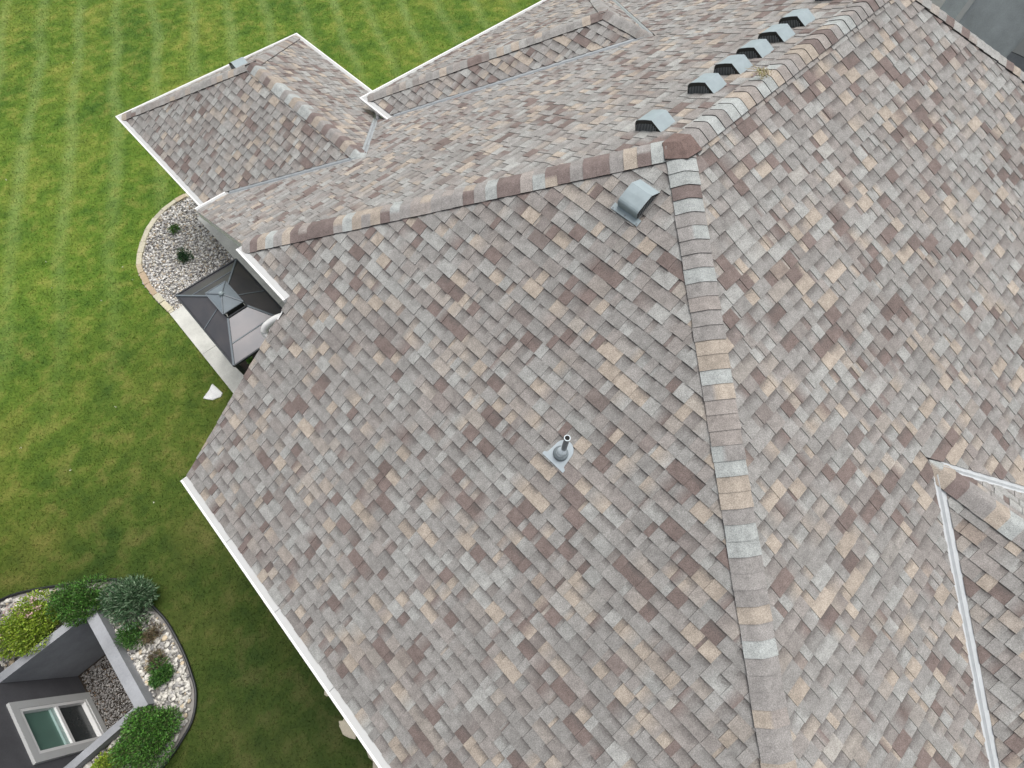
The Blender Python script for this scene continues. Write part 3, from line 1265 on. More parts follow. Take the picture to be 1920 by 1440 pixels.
# patio slabs
t = MB()
for (xa, xb, ya, yb) in ((-5.528, -5.045, 6.953, 8.50), (-5.528, -5.045, 4.4, 6.945), (-5.041, -2.92, 6.953, 8.50), (-5.041, -3.05, 6.18, 6.945)):
    t.box((xa, ya, -0.2), (xb, yb, 0.06))
tag(t.build('patio', MAT['concrete']), 'pale concrete patio slab under the gazebo', kind='structure')
t = MB()
t.box((-3.54, 8.504, -0.2), (-2.88, 10.86, 0.058))
tag(t.build('walkway', MAT['concrete']), 'pale concrete walk between gravel bed and house wall', kind='structure')
sheet('soil_bed', [(-5.041, 4.2), (-5.041, 6.18), (-3.40, 6.18), (-3.40, 4.2)], 0.016, MAT['soil'], 'dark soil strip beside the patio')

# edging stones
edge = empty('bed_edging', (-5.5, 9.8, 0))
tag(edge, 'curved row of pale tan edging stones around the gravel bed', 'edging')
path = [Vector((x, y, 0)) for x, y in bed_out]
acc = [0.0]
for i in range(1, len(path)):
    acc.append(acc[-1] + (path[i] - path[i - 1]).length)


def at_len(s):
    s = min(max(s, 0), acc[-1])
    i = min(max(int(np.searchsorted(acc, s)), 1), len(path) - 1)
    f = (s - acc[i - 1]) / (acc[i] - acc[i - 1])
    return path[i - 1].lerp(path[i], f)


s = 0.0
k = 0
while s < acc[-1] - 0.05:
    L = random.uniform(0.30, 0.46)
    e = min(s + L, acc[-1])
    p, q = at_len(s + 0.006), at_len(e - 0.006)
    d = (q - p).normalized()
    nn = Vector((-d.y, d.x, 0))
    if nn.dot(Vector((-4.0, 10.0, 0)) - p) < 0:
        nn = -nn
    wj = random.uniform(0.125, 0.150)
    z1 = random.uniform(0.055, 0.075)
    t = MB()
    nn0 = (nn + Vector((random.uniform(-.04, .04), random.uniform(-.04, .04), 0))).normalized()
    a = [p, q, q + nn * wj, p + nn0 * wj]
    c = sum(a, Vector()) / 4
    lowr = [x + Vector((0, 0, -0.06)) for x in a]
    mid = [x + Vector((0, 0, z1 - 0.012)) for x in a]
    topq = [c + (x - c) * 0.965 + Vector((0, 0, z1 + random.uniform(-.003, .003))) for x in a]
    fs = [(8, 9, 10, 11)]
    for b0 in (0, 4):
        fs += [(b0 + i, b0 + (i + 1) % 4, b0 + 4 + (i + 1) % 4, b0 + 4 + i) for i in range(4)]
    t.add(lowr + mid + topq, fs)
    o = t.build('edging_stone', MAT['edging'], edge)
    base = np.array([(0.50, 0.47, 0.36), (0.53, 0.49, 0.36), (0.44, 0.37, 0.26), (0.46, 0.43, 0.35)][random.choice((0, 0, 1, 1, 2, 3))]) * random.uniform(0.9, 1.08)
    if k in (9, 10):
        base = np.array((0.40, 0.31, 0.21))
    set_tone(o.data, [base] * len(fs))
    s = e
    k += 1

# black plastic edging of the planting bed
t = MB()
pth = [Vector((x, y, 0.045)) for x, y in bed2_out]
t.tube(pth, 0.022, 8)
for i in range(len(pth) - 1):
    t.prism([pth[i] + Vector((0, 0, -0.12)), pth[i + 1] + Vector((0, 0, -0.12)), pth[i + 1], pth[i]], (0.004, 0.004, 0))
tag(t.build('plastic_edging', MAT['plastic'], smooth=True), 'black plastic edging strip around the planting bed', 'edging')


# ------------------------------------------------------------------ stones
def stone_proto():
    vs_ = [(1, 0, 0), (-1, 0, 0), (0, 1, 0), (0, -1, 0), (0, 0, 1), (0, 0, -1)]
    f0 = [(0, 2, 4), (2, 1, 4), (1, 3, 4), (3, 0, 4), (2, 0, 5), (1, 2, 5), (3, 1, 5), (0, 3, 5)]
    vs_ = [np.array(v, float) for v in vs_]
    mid = {}
    fs = []

    def m(a, b_):
        kk = (min(a, b_), max(a, b_))
        if kk not in mid:
            q = vs_[a] + vs_[b_]
            vs_.append(q / np.linalg.norm(q))
            mid[kk] = len(vs_) - 1
        return mid[kk]
    for a, b_, c in f0:
        x, y, z = m(a, b_), m(b_, c), m(c, a)
        fs += [(a, x, z), (x, b_, y), (z, y, c), (x, y, z)]
    return np.array(vs_), np.array(fs)


SV, SF = stone_proto()


def stones(name, poly_test, bounds, n, smin, smax, tones, weights, z0, label, flat=0.6):
    x = rng.uniform(bounds[0], bounds[1], n * 3)
    y = rng.uniform(bounds[2], bounds[3], n * 3)
    ok = poly_test(x, y)
    x, y = x[ok][:n], y[ok][:n]
    n = len(x)
    sz = rng.uniform(smin, smax, n) * rng.choice([0.75, 1.0, 1.0, 1.25], n)
    ax = rng.uniform(0.7, 1.35, (n, 3))
    ax[:, 2] *= flat
    ang = rng.uniform(0, 2 * math.pi, n)
    tilt = rng.normal(0, 0.35, n)
    jit = rng.normal(0, 0.11, (n, len(SV), 3))
    V = (SV[None] + jit) * ax[:, None, :] * sz[:, None, None] * 0.5
    ct, st = np.cos(tilt)[:, None], np.sin(tilt)[:, None]
    vx, vy, vz = V[..., 0] * ct + V[..., 2] * st, V[..., 1], -V[..., 0] * st + V[..., 2] * ct
    ca_, sa = np.cos(ang)[:, None], np.sin(ang)[:, None]
    wx, wy = vx * ca_ - vy * sa, vx * sa + vy * ca_
    V = np.stack([wx + x[:, None], wy + y[:, None], vz + z0 + rng.uniform(0.0, 0.022, n)[:, None] + sz[:, None] * 0.22], -1)
    F = SF[None] + (np.arange(n) * len(SV))[:, None, None]
    me = bpy.data.meshes.new(name)
    me.from_pydata(V.reshape(-1, 3).tolist(), [], F.reshape(-1, 3).tolist())
    me.materials.append(MAT['stone'])
    tid = rng.choice(len(tones), n, p=np.array(weights) / sum(weights))
    col = np.array(tones)[tid] * rng.uniform(0.8, 1.15, (n, 1))
    set_tone(me, np.repeat(col, len(SF), axis=0))
    me.polygons.foreach_set('use_smooth', [True] * len(me.polygons))
    o = link(bpy.data.objects.new(name, me))
    return tag(o, label, kind='stuff')


T1 = [(0.70, 0.69, 0.66), (0.42, 0.41, 0.40), (0.20, 0.195, 0.19), (0.42, 0.35, 0.27), (0.50, 0.46, 0.38), (0.13, 0.125, 0.12)]
stones('gravel', lambda x, y: in_poly(x, y, bed_poly) & ~in_poly(x, y, [(-3.54, 8.4), (-3.54, 10.9), (-2.5, 10.9), (-2.5, 8.4)]), (-5.6, -2.9, 8.5, 11.9), 7500, 0.028, 0.054, T1, (34, 26, 11, 10, 15, 4), 0.008,
       'mixed grey, white and tan river gravel in the curved bed')
b2s = [(x - 0.07 if x > -9.6 else x, y + (0.07 if y < 1.2 else (-0.07 if y > 3.6 else 0))) for x, y in b2]
inb2 = lambda x, y: in_poly(x, y, b2s)
T2 = [(0.62, 0.60, 0.55), (0.50, 0.485, 0.445), (0.38, 0.37, 0.36), (0.22, 0.215, 0.21), (0.55, 0.46, 0.33)]
stones('white_stones', inb2, (-12.2, -8.75, 0.2, 5.0), 5200, 0.038, 0.078, T2, (36, 28, 16, 10, 8), 0.010,
       'whitish river stones in the planting bed round the well')


# ------------------------------------------------------------------ neighbour house and window well
nh = empty('neighbour_house', (-12.5, 2.0, 0))
tag(nh, 'dark grey rendered house wall with white window at the bottom left corner', 'house')
WX = -11.13
# wall panels around the window opening
OV0, OV1, OZ0, OZ1 = 1.905, 2.785, -1.355, 0.175
t = MB()
t.box((WX - 0.3, -6.0, -1.7), (WX, OV0, 4.2))
t.box((WX - 0.3, OV1, -1.7), (WX, 9.0, 4.2))
t.box((WX - 0.299, OV0, OZ1), (WX - 0.001, OV1, 4.2))
t.box((WX - 0.299, OV0, -1.7), (WX - 0.001, OV1, OZ0))
t.build('wall', MAT['darkwall'], nh)
t = MB()
t.prism([(WX + 0.7, -6.6, 4.0), (WX + 0.7, 9.6, 4.0), (WX - 5.0, 9.6, 6.6), (WX - 5.0, -6.6, 6.6)], (0, 0, -0.16))
t.build('roof', MAT['felt'], nh)


def frame_ring(name, x, v0, v1, z0, z1, w, d, mat, parent):
    m = MB()
    m.box((x, v0, z0), (x + d, v0 + w, z1))
    m.box((x, v1 - w, z0), (x + d, v1, z1))
    m.box((x, v0 + w, z0), (x + d - 0.001, v1 - w, z0 + w))
    m.box((x, v0 + w, z1 - w), (x + d - 0.001, v1 - w, z1))
    return m.build(name, mat, parent)


# casing is the window part; frame, sashes and panes hang under it
cas = MB()
C0, C1, D0, D1_ = 1.785, 2.912, -1.480, 0.300
cas.box((WX, C0, D0), (WX + 0.045, OV0 + 0.01, D1_))
cas.box((WX, OV1 - 0.01, D0), (WX + 0.045, C1, D1_))
cas.box((WX, OV0 + 0.01, OZ1 - 0.01), (WX + 0.044, OV1 - 0.01, D1_))
cas.box((WX, OV0 + 0.01, D0), (WX + 0.044, OV1 - 0.01, OZ0 + 0.01))
win = cas.build('window', MAT['casing'], nh)
win['label'] = 'white window with one greenish and one dark pane in the well'
frame_ring('frame', WX - 0.06, OV0 + 0.004, OV1 - 0.004, OZ0 + 0.004, OZ1 - 0.004, 0.062, 0.095, MAT['white'], win)
t = MB()
t.box((WX - 0.05, OV0 + 0.066, -0.648), (WX + 0.030, OV1 - 0.066, -0.585))
t.build('meeting_rail', MAT['white'], win)
t = MB()
t.box((WX - 0.048, OV0 + 0.066, -0.585), (WX - 0.004, OV1 - 0.066, -0.505))
t.build('sash_rail', MAT['glass_pale'], win)
t = MB()
t.box((WX - 0.05, OV0 + 0.066, -0.505), (WX - 0.035, OV1 - 0.066, OZ1 - 0.066))
o = t.build('pane', MAT['glass_green'], win)
o['label'] = 'greenish frosted upper pane'
t = MB()
t.box((WX - 0.05, OV0 + 0.066, OZ0 + 0.066), (WX - 0.035, OV1 - 0.066, -0.648))
o = t.build('pane', MAT['glass_dark'], win)
o['label'] = 'dark lower pane'

well = empty('window_well', (-10.4, 2.4, 0))
tag(well, 'grey rendered retaining wall of the egress window well', 'window well')
ZT = 0.25


def coping_wall(x0, x1, y0, y1, z0=-1.62):
    m = MB()
    e = 0.012
    b_ = [(x0, y0), (x1, y0), (x1, y1), (x0, y1)]
    tq = [(x0 + e, y0 + e), (x1 - e, y0 + e), (x1 - e, y1 - e), (x0 + e, y1 - e)]
    vs_ = [(x, y, z0) for x, y in b_] + [(x, y, ZT - e) for x, y in b_] + [(x, y, ZT) for x, y in tq]
    fs = [(8, 9, 10, 11)]
    for k0 in (0, 4):
        fs += [(k0 + i, k0 + (i + 1) % 4, k0 + 4 + (i + 1) % 4, k0 + 4 + i) for i in range(4)]
    m.add(vs_, fs)
    return m.build('wall', MAT['well'], well)


t = MB()
# one U-shaped pour: three walls with a chamfered top, built as mitred pieces
xa, xb = -9.668, -9.487
va0, va1, vb0, vb1 = 1.32, 1.44, 3.33, 3.474
xw = WX + 0.002


def miter(quad):
    m = MB()
    n_ = len(quad)
    vs_ = [(x, y, -1.62) for x, y in quad] + [(x, y, ZT) for x, y in quad]
    fs = [tuple(range(n_, 2 * n_))] + [(i, (i + 1) % n_, (i + 1) % n_ + n_, i + n_) for i in range(n_)]
    m.add(vs_, fs)
    return m.build('wall', MAT['well'], well)


miter([(xa, va1), (xb, va0), (xb, vb1), (xa, vb0)])
miter([(xw, va0), (xb, va0), (xa, va1), (xw, va1)])
miter([(xw, vb0), (xa, vb0), (xb, vb1), (xw, vb1)])
sheet('well_floor', [(WX + 0.001, 1.441), (xa - 0.001, 1.441), (xa - 0.001, 3.329), (WX + 0.001, 3.329)], -1.50, MAT['soil'], 'dusty floor of the window well')
stones('well_gravel', lambda x, y: (x > WX + 0.05) & (x < xa - 0.03) & (y > 1.48) & (y < 3.29), (WX, xa, 1.44, 3.33), 6500, 0.012, 0.030,
       [(0.30, 0.29, 0.28), (0.22, 0.21, 0.20), (0.40, 0.385, 0.365), (0.20, 0.14, 0.09)], (40, 30, 24, 6), -1.50, 'fine grey gravel on the floor of the window well')


# ------------------------------------------------------------------ plants
def leaves_mesh(name, pos, nrm, ln, wd, cols, parent, curl=0.25):
    """one bent two-quad leaf per sample; pos (n,3) base, nrm (n,3) leaf direction"""
    n = len(pos)
    d = nrm / np.linalg.norm(nrm, axis=1, keepdims=True)
    r = rng.normal(size=(n, 3))
    s_ = np.cross(d, r)
    s_ /= np.linalg.norm(s_, axis=1, keepdims=True)
    up = np.cross(s_, d)
    L = ln[:, None]
    Wd = wd[:, None]
    p0 = pos - s_ * Wd * 0.25
    p1 = pos + s_ * Wd * 0.25
    mdp = pos + d * L * 0.5 + up * L * curl * 0.25
    p2 = mdp + s_ * Wd * 0.5
    p3 = mdp - s_ * Wd * 0.5
    tip = pos + d * L - up * L * curl * 0.4
    V = np.stack([p0, p1, p2, p3, tip], 1).reshape(-1, 3)
    k = np.arange(n) * 5
    quads = np.stack([k, k + 1, k + 2, k + 3], 1).tolist()
    tris = np.stack([k + 3, k + 2, k + 4], 1).tolist()
    me = bpy.data.meshes.new(name)
    me.from_pydata(V.tolist(), [], quads + tris)
    me.materials.append(MAT['leaf'])
    set_tone(me, np.concatenate([cols, cols * 1.06]))
    o = link(bpy.data.objects.new(name, me))
    adopt(o, parent)
    return o


def shrub(name, x, y, rx, ry, h, n, lmin, lmax, wfac, tones, label, group=None, lobes=9, z=0.02, up=0.55, cat='shrub', stems=9, flat=0.6):
    root = empty(name, (x, y, z))
    tag(root, label, cat, group)
    # several overlapping leafy lobes make an uneven outline
    cen = []
    for i in range(lobes):
        a = rng.uniform(0, 2 * math.pi)
        q = rng.uniform(0.15, 0.62)
        cen.append((x + math.cos(a) * q * rx, y + math.sin(a) * q * ry, z + h * rng.uniform(0.35, 0.62), rng.uniform(0.36, 0.52)))
    cen.append((x, y, z + h * 0.5, 0.62))
    cen = np.array(cen)
    li = rng.integers(0, len(cen), n)
    v = rng.normal(size=(n, 3))
    v /= np.linalg.norm(v, axis=1, keepdims=True)
    rad = rng.uniform(0.45, 1.0, n) ** 0.5
    sc = np.stack([cen[li, 3] * rx, cen[li, 3] * ry, cen[li, 3] * h], 1)
    pos = cen[li, :3] + v * sc * rad[:, None]
    keep = pos[:, 2] > z + 0.02
    pos, v = pos[keep], v[keep]
    n = len(pos)
    d = v * 0.8 + np.array([0, 0, up]) + rng.normal(0, 0.5, (n, 3))
    ln = rng.uniform(lmin, lmax, n)
    tn = np.array(tones)[rng.integers(0, len(tones), n)] * rng.uniform(0.7, 1.25, (n, 1))
    leaves_mesh('foliage', pos, d, ln, ln * wfac, tn, root)
    t_ = MB()
    for i in range(stems):
        a = rng.uniform(0, 2 * math.pi)
        q = rng.uniform(0.3, 0.75)
        top = Vector((x + math.cos(a) * q * rx, y + math.sin(a) * q * ry, z + h * rng.uniform(0.55, 0.85)))
        b0 = Vector((x + math.cos(a) * 0.03, y + math.sin(a) * 0.03, z - 0.02))
        t_.tube([b0, b0.lerp(top, 0.5) + Vector((0, 0, 0.04)), top], [0.009, 0.006, 0.003], 5)
    t_.build('stem', MAT['stem'], root)
    return root


DKG = [(0.066, 0.200, 0.026), (0.100, 0.265, 0.036), (0.030, 0.090, 0.017), (0.105, 0.235, 0.045), (0.085, 0.120, 0.040)]
YLG = [(0.25, 0.38, 0.032), (0.32, 0.45, 0.042), (0.16, 0.28, 0.026), (0.38, 0.48, 0.065), (0.20, 0.25, 0.05)]
GRG = [(0.060, 0.140, 0.060), (0.105, 0.190, 0.095), (0.035, 0.090, 0.035), (0.190, 0.270, 0.170)]
MDG = [(0.050, 0.150, 0.022), (0.085, 0.200, 0.035), (0.030, 0.095, 0.018)]
BRN = [(0.160, 0.115, 0.070), (0.220, 0.165, 0.105), (0.095, 0.070, 0.042), (0.120, 0.125, 0.045)]


def px_ground(px, py, z):
    """picture position (1920 px wide) to a point at height z"""
    f = 17.73 / 36 * 1920
    d = cam_right * ((px - 960) / f) - cam_up * ((py - 720) / f) + cam_fwd
    k_ = (z - CAM.z) / d.z
    q = CAM + d * k_
    return q.x, q.y


SG = 'shrubs in the planting bed round the window well'
sp = shrub('flowering_shrub', -10.42, 3.86, 0.62, 0.58, 0.62, 14000, 0.030, 0.052, 0.50, YLG, 'broad yellow-green shrub with pink blossom left of the well wall', SG, lobes=14)
fl_n = 60
fl = []
for cx, cy in ((-10.25, 3.97), (-10.15, 3.83), (-10.02, 3.84), (-10.39, 4.16), (-10.67, 3.80), (-10.02, 4.03)):
    for i in range(34):
        fl.append((cx + rng.normal(0, 0.035), cy + rng.normal(0, 0.035), 0.60 + rng.normal(0, 0.02)))
fl = np.array(fl)
leaves_mesh('blossom', fl, np.tile([0, 0, 1.0], (len(fl), 1)) + rng.normal(0, 0.6, (len(fl), 3)), np.full(len(fl), 0.022), np.full(len(fl), 0.020),
            np.array([(0.62, 0.40, 0.40), (0.52, 0.30, 0.31), (0.70, 0.52, 0.50)])[rng.integers(0, 3, len(fl))], sp)
shrub('round_shrub', -9.60, 3.66, 0.56, 0.44, 0.58, 13000, 0.030, 0.052, 0.36, DKG, 'dense dark green shrub behind the corner of the well wall', SG, lobes=12)
shrub('silver_shrub', -8.95, 3.02, 0.50, 0.50, 0.55, 5000, 0.060, 0.110, 0.16, GRG, 'loose grey-green shrub with narrow leaves right of the well corner', SG, lobes=10, stems=16)
shrub('low_shrub', -9.22, 2.52, 0.28, 0.30, 0.28, 1500, 0.035, 0.065, 0.28, MDG, 'small thin green shrub against the well wall', SG, lobes=6)
shrub('dry_shrub', -9.00, 2.28, 0.20, 0.20, 0.24, 800, 0.040, 0.085, 0.12, BRN, 'small dry brown shrub nearest the black edging', SG, lobes=6, stems=18)
shrub('dry_shrub', -9.12, 1.86, 0.21, 0.20, 0.24, 700, 0.040, 0.085, 0.12, BRN, 'dry brown shrub behind a bright green one beside the well', SG, lobes=6, stems=18)
shrub('low_shrub', -9.17, 1.62, 0.28, 0.26, 0.28, 1900, 0.035, 0.062, 0.30, MDG, 'small bright green shrub beside the well, in front of a dry one', SG, lobes=6)
shrub('round_shrub', -9.62, 0.94, 0.52, 0.54, 0.58, 15000, 0.030, 0.054, 0.38, DKG, 'large dense green shrub below the window well', SG, lobes=13)
shrub('yellow_shrub', -10.28, 1.00, 0.34, 0.26, 0.42, 2600, 0.032, 0.055, 0.50, YLG, 'yellow-green shrub at the bottom edge beside the large green one', SG, lobes=8)
PG = 'small shrubs in the gravel bed'
shrub('gravel_shrub', -4.17, 10.82, 0.14, 0.13, 0.18, 420, 0.05, 0.09, 0.16, DKG, 'smaller spiky green plant in the gravel near the edging curve', PG, lobes=4, stems=5)
shrub('gravel_shrub', -4.42, 9.82, 0.20, 0.27, 0.24, 1300, 0.035, 0.06, 0.22, [(0.028, 0.085, 0.030), (0.045, 0.125, 0.040), (0.018, 0.055, 0.020)], 'larger dark green conifer in the middle of the gravel bed', PG, lobes=7, stems=5)
shrub('soil_plant', -4.83, 6.02, 0.075, 0.075, 0.16, 200, 0.03, 0.06, 0.45, [(0.10, 0.24, 0.03), (0.15, 0.32, 0.05)], 'small bright green plant in the dark soil below the gazebo corner', None, lobes=4, cat='plant', stems=4)
lf = empty('dead_leaves', (-9.98, 1.80, -1.48))
tag(lf, 'heap of rusty dead leaves on the floor of the window well', 'leaves')
n = 170
lp = np.stack([rng.normal(-9.98, 0.10, n), rng.normal(1.78, 0.10, n), rng.uniform(-1.47, -1.40, n)], 1)
leaves_mesh('leaf_heap', lp, rng.normal(0, 1, (n, 3)) * np.array([1, 1, 0.4]), rng.uniform(0.03, 0.07, n), rng.uniform(0.02, 0.035, n),
            np.array([(0.16, 0.075, 0.03), (0.10, 0.05, 0.025), (0.21, 0.11, 0.05)])[rng.integers(0, 3, n)], lf)


# ------------------------------------------------------------------ gazebo
gz0 = Vector((-4.380, 5.640, 0))
gaz = empty('gazebo', gz0)
tag(gaz, 'small grill gazebo with smoked panel roof and raised vent cap', 'gazebo')
hu, hv, ze, zc = 0.662, 1.088, 2.05, 2.335
cu_, cv_ = 0.200, 0.345
corner = [gz0 + Vector((a * hu, b_ * hv, ze)) for a, b_ in ((-1, -1), (1, -1), (1, 1), (-1, 1))]
topc = [gz0 + Vector((a * cu_, b_ * cv_, zc)) for a, b_ in ((-1, -1), (1, -1), (1, 1), (-1, 1))]
for i in range(4):
    j = (i + 1) % 4
    a, b_, c, d = corner[i], corner[j], topc[j], topc[i]
    nrm = (b_ - a).cross(d - a).normalized()
    t = MB()
    t.prism([a, b_, c, d], -nrm * 0.006)
    pn = t.build('roof_panel', MAT['panel'], gaz)
    t = MB()
    if i in (0, 2):                                      # seam across the long-way panels
        m0, m1 = a.lerp(d, 0.46), b_.lerp(c, 0.46)
    else:                                                # rib down the middle
        m0, m1 = a.lerp(b_, 0.5), d.lerp(c, 0.5)
    t.bar(m0 + nrm * 0.004, m1 + nrm * 0.004, 0.022, 0.010, nrm)
    t.build('rib', MAT['frame'], pn)
    t = MB()
    t.bar(a + nrm * 0.004, d + nrm * 0.004, 0.034, 0.026, (0, 0, 1))
    t.build('hip_bar', MAT['frame'], gaz)
    t = MB()
    t.bar(a, b_, 0.028, 0.045, (0, 0, 1))
    t.build('eave_rail', MAT['darkframe'], gaz)
    t = MB()
    pc = gz0 + (corner[i] - gz0) * 0.93
    t.box((pc.x - 0.04, pc.y - 0.04, 0.0), (pc.x + 0.04, pc.y + 0.04, ze + 0.01))
    t.build('post', MAT['darkframe'], gaz)
    t = MB()
    t.bar(topc[i], topc[j], 0.03, 0.05, (0, 0, 1))
    t.build('collar_rail', MAT['darkframe'], gaz)
t = MB()
for a, b_ in ((1, 0), (-1, 0), (0, 1), (0, -1)):
    if a:
        t.box((gz0.x + a * 0.17 - 0.006, gz0.y - 0.30, 2.30), (gz0.x + a * 0.17 + 0.006, gz0.y + 0.30, 2.425))
    else:
        t.box((gz0.x - 0.163, gz0.y + b_ * 0.30 - 0.006, 2.30), (gz0.x + 0.163, gz0.y + b_ * 0.30 + 0.006, 2.425))
t.build('vent_screen', MAT['louver'], gaz)
zc0 = 2.43
cc = [gz0 + Vector((-0.012 + a * 0.208, 0.028 + b_ * 0.325, zc0)) for a, b_ in ((-1, -1), (1, -1), (1, 1), (-1, 1))]
apex = gz0 + Vector((-0.012, 0.028, 2.53))
t = MB()
for i in range(4):
    t.add([cc[i], cc[(i + 1) % 4], apex], [(0, 1, 2)])
    t.add([cc[i], cc[(i + 1) % 4], apex - Vector((0, 0, 0.008))], [(2, 1, 0)])
cap = t.build('vent_cap', MAT['capmetal'], gaz)
for i in range(4):
    t = MB()
    t.bar(cc[i] + Vector((0, 0, 0.006)), apex + Vector((0, 0, 0.006)), 0.022, 0.016, (0, 0, 1))
    t.build('cap_bar', MAT['frame'], cap)
    t = MB()
    t.bar(cc[i], cc[(i + 1) % 4], 0.016, 0.020, (0, 0, 1))
    t.build('cap_rim', MAT['frame'], cap)
t = MB()
t.tube([apex + Vector((0, 0, -0.01)), apex + Vector((0, 0, 0.025)), apex + Vector((0, 0, 0.045)), apex + Vector((0, 0, 0.06))], [0.045, 0.045, 0.036, 0.012], 14)
t.build('finial', MAT['vent'], gaz, smooth=True)


# ------------------------------------------------------------------ loose rocks
def rock(name, outline, z0, h, tone, label, jag=0.012):
    n_ = len(outline)
    cx = sum(x for x, y in outline) / n_
    cy = sum(y for x, y in outline) / n_
    t_ = MB()
    lo_ = [(cx + (x - cx) * 1.0, cy + (y - cy) * 1.0, z0 - 0.03) for x, y in outline]
    m_ = [(cx + (x - cx) * 0.97, cy + (y - cy) * 0.97, z0 + h * 0.6) for x, y in outline]
    tp = [(cx + (x - cx) * 0.84 + rng.normal(0, jag), cy + (y - cy) * 0.84 + rng.normal(0, jag), z0 + h * rng.uniform(0.94, 1.04)) for x, y in outline]
    fs = [(k0 + i, k0 + (i + 1) % n_, k0 + n_ + (i + 1) % n_, k0 + n_ + i) for k0 in (0, n_) for i in range(n_)]
    fs += [(2 * n_ + i, 2 * n_ + (i + 1) % n_, 3 * n_) for i in range(n_)]
    t_.add(lo_ + m_ + tp + [(cx, cy, z0 + h * 1.02)], fs)
    o_ = t_.build(name, MAT['stone'])
    set_tone(o_.data, [np.array(tone) * rng.uniform(0.95, 1.04) for _ in fs])
    return tag(o_, label, 'rock')


rock('flat_stone', [(-6.081, 5.962), (-5.985, 6.012), (-5.89, 6.051), (-5.80, 6.115), (-5.743, 6.15), (-5.72, 5.97), (-5.695, 5.792), (-5.735, 5.745), (-5.774, 5.723), (-5.86, 5.752), (-5.957, 5.79), (-6.03, 5.88)],
     0.0, 0.030, (0.66, 0.67, 0.66), 'flat white three-cornered stone lying on the lawn by the patio corner')


def blob(cx, cy, r, n_=12, k_=0.25, ex=1.0):
    return [(cx + math.cos(2 * math.pi * i / n_) * r * rng.uniform(1 - k_, 1 + k_), cy + ex * math.sin(2 * math.pi * i / n_) * r * rng.uniform(1 - k_, 1 + k_)) for i in range(n_)]


rock('eave_rock', blob(-7.34, -1.22, 0.12, 17, 0.34, 1.7), 0.0, 0.03, (0.46, 0.42, 0.33), 'pale tan flat rock half under the long gutter')
rock('eave_rock', blob(-7.24, -1.92, 0.16, 17, 0.32, 1.6), 0.0, 0.03, (0.40, 0.37, 0.30), 'flat tan rock under the long gutter at the bottom edge')
rock('eave_rock', blob(-7.30, -0.56, 0.07, 10, 0.2, 1.2), 0.0, 0.03, (0.46, 0.42, 0.33), 'small tan rock showing at the gutter edge')
rock('eave_rock', blob(-7.26, 1.42, 0.085, 10, 0.2, 2.2), 0.0, 0.03, (0.46, 0.32, 0.26), 'reddish flat rock showing under the gutter joint')

# dry weed lying on the ridge
tw = empty('dry_weed', (1.62, 0.02, ZA + 0.05))
tag(tw, 'dry straw-coloured weed lying across the ridge caps beside the vents', 'weed')
t = MB()
for i in range(16):
    a0 = Vector((1.62 + rng.normal(0, 0.03), rng.normal(0.04, 0.03), ZA + 0.045))
    e0_ = a0 + Vector((rng.normal(-0.05, 0.07), rng.normal(0.05, 0.10), rng.uniform(0.0, 0.05)))
    t.tube([a0, a0.lerp(e0_, 0.5) + Vector((0, 0, 0.02)), e0_], [0.004, 0.003, 0.002], 5)
t.build('stalk', MAT['straw'], tw)
n = 60
lp = np.stack([rng.normal(1.60, 0.06, n), rng.normal(0.06, 0.05, n), rng.uniform(ZA + 0.045, ZA + 0.09, n)], 1)
wl_ = leaves_mesh('leaf_litter', lp, rng.normal(0, 1, (n, 3)), rng.uniform(0.02, 0.05, n), rng.uniform(0.008, 0.016, n),
            np.array([(0.42, 0.36, 0.20), (0.52, 0.45, 0.32), (0.27, 0.27, 0.10)])[rng.integers(0, 3, n)], tw)

wl_['kind'] = 'stuff'

# white clover heads and fallen petals in the grass
n = 20
cl = np.stack([rng.uniform(-9.5, -3.0, n), rng.uniform(4.0, 20.0, n), rng.uniform(0.045, 0.06, n)], 1)
cl = np.repeat(cl, 7, axis=0) + rng.normal(0, 0.008, (n * 7, 3))
hold = empty('clover_holder')
co_ = leaves_mesh('clover_blossoms', cl, rng.normal(0, 1, cl.shape) + np.array([0, 0, 0.6]), np.full(len(cl), 0.020), np.full(len(cl), 0.014), np.tile(np.array([[0.72, 0.72, 0.62]]), (len(cl), 1)), hold)
co_.parent = None
bpy.data.objects.remove(hold)
tag(co_, 'scattered tiny white clover heads in the lawn', kind='stuff')

# ------------------------------------------------------------------ building beyond the far hip
fb = empty('far_building', (14.0, -4.0, 0))
tag(fb, 'blue-grey rendered building with white window behind the far hip', 'building')
BX = 13.5
t = MB()
t.box((BX, -12.0, -0.2), (BX + 7, 0.60, 5.6))
t.build('wall', MAT['bluewall'], fb)
t = MB()
t.box((BX - 0.07, 0.02, 0.0), (BX - 0.002, 0.14, 5.5))
t.build('downspout', MAT['white'], fb)
t = MB()
t.box((BX - 0.05, -12.0, 0.0), (BX - 0.003, -1.42, 2.86))
o = t.build('plinth', MAT['well'], fb)
wn = MB()
y1, z0_ = -1.43, 2.88
wn.box((BX - 0.06, y1 - 1.5, z0_), (BX - 0.004, y1, z0_ + 0.2))
wn.box((BX - 0.06, y1 - 0.2, z0_ + 0.2), (BX - 0.004, y1, z0_ + 1.9))
wn.box((BX - 0.06, y1 - 1.5, z0_ + 0.2), (BX - 0.004, y1 - 1.3, z0_ + 1.9))
wn.box((BX - 0.06, y1 - 1.3, z0_ + 1.7), (BX - 0.004, y1 - 0.2, z0_ + 1.9))
w_ = wn.build('window', MAT['casing'], fb)
t = MB()
t.box((BX - 0.03, y1 - 1.3, z0_ + 0.2), (BX - 0.003, y1 - 0.2, z0_ + 1.7))
t.build('pane', MAT['glass_dark'], w_)
t = MB()
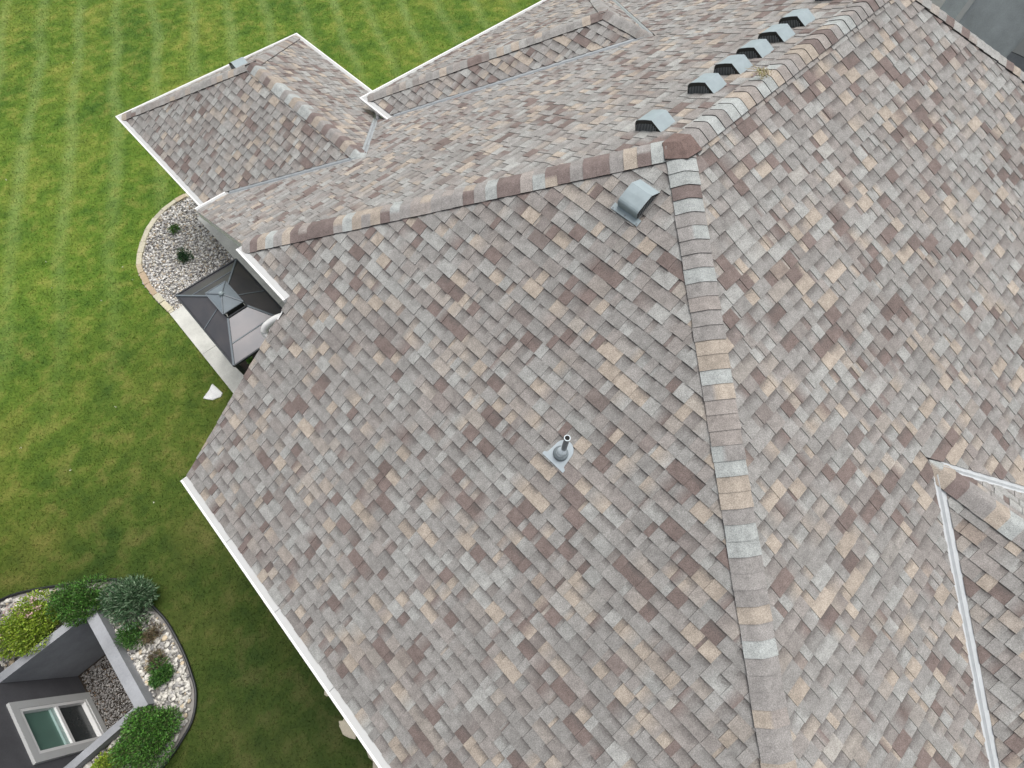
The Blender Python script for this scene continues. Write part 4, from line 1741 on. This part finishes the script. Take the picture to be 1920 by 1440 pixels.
t.prism([(BX - 0.5, -12.5, 5.6), (BX - 0.5, 1.1, 5.6), (BX + 3.5, 1.1, 7.6), (BX + 3.5, -12.5, 7.6)], (0, 0, -0.15))
t.prism([(BX + 3.5, -12.5, 7.6), (BX + 3.5, 1.1, 7.6), (BX + 7.5, 1.1, 5.6), (BX + 7.5, -12.5, 5.6)], (0, 0, -0.15))
t.build('roof', MAT['felt'], fb)
sheet('driveway', [(7.5, -14), (30, -14), (30, 5.5), (7.5, 5.5)], 0.008, MAT['drive'], 'grey paved drive between the house and the far building')

# ------------------------------------------------------------------ grass blades
N = 800000
gx = rng.uniform(-13.0, 11.5, N)
gy = rng.uniform(-3.2, 26.5, N)
f_ = 17.73 / 36 * 1024
dx, dy, dz = gx - CAM.x, gy - CAM.y, -CAM.z
zc_ = dx * cam_fwd.x + dy * cam_fwd.y + dz * cam_fwd.z
sx = 512 + f_ * (dx * cam_right.x + dy * cam_right.y + dz * cam_right.z) / zc_
sy = 384 - f_ * (dx * cam_up.x + dy * cam_up.y + dz * cam_up.z) / zc_
ok = (zc_ > 1) & (sx > -160) & (sx < 700) & (sy > -120) & (sy < 900)
ok &= ~in_poly(gx, gy, HOUSE_FOOT) & ~in_poly(gx, gy, bed_poly) & ~in_poly(gx, gy, PATIO) & ~in_poly(gx, gy, WALK)
ok &= ~in_poly(gx, gy, b2) & ~((gx < WELL_OUT[1]) & (gy > 1.3) & (gy < 3.5)) & (gx > WX)
gx, gy = gx[ok], gy[ok]
n = len(gx)
ang = rng.uniform(0, 2 * math.pi, n)
ln = rng.uniform(0.022, 0.050, n)
lean = rng.uniform(0.55, 0.97, n)
la = rng.uniform(0, 2 * math.pi, n)
wd = rng.uniform(0.004, 0.010, n)
bx_, by_ = np.cos(ang) * wd, np.sin(ang) * wd
V = np.stack([np.stack([gx - bx_, gy - by_, np.zeros(n)], 1), np.stack([gx + bx_, gy + by_, np.zeros(n)], 1),
              np.stack([gx + np.cos(la) * ln * lean, gy + np.sin(la) * ln * lean, ln * np.sqrt(1 - lean ** 2 * 0.9)], 1)], 1).reshape(-1, 3)
me = bpy.data.meshes.new('grass')
me.vertices.add(3 * n)
me.vertices.foreach_set('co', V.astype(np.float32).ravel())
me.loops.add(3 * n)
me.loops.foreach_set('vertex_index', np.arange(3 * n, dtype=np.int32))
me.polygons.add(n)
me.polygons.foreach_set('loop_start', np.arange(0, 3 * n, 3, dtype=np.int32))
me.polygons.foreach_set('loop_total', np.full(n, 3, np.int32))
me.materials.append(MAT['blade'])
me.update(calc_edges=True)
tint = rng.uniform(0.72, 1.32, (n, 1)) * (1 + rng.normal(0, 0.06, (n, 3)))
set_tone(me, np.clip(tint, 0.3, 2.0), 'tint')
go = link(bpy.data.objects.new('grass', me))
tag(go, 'short mown grass blades covering the lawn', kind='stuff')
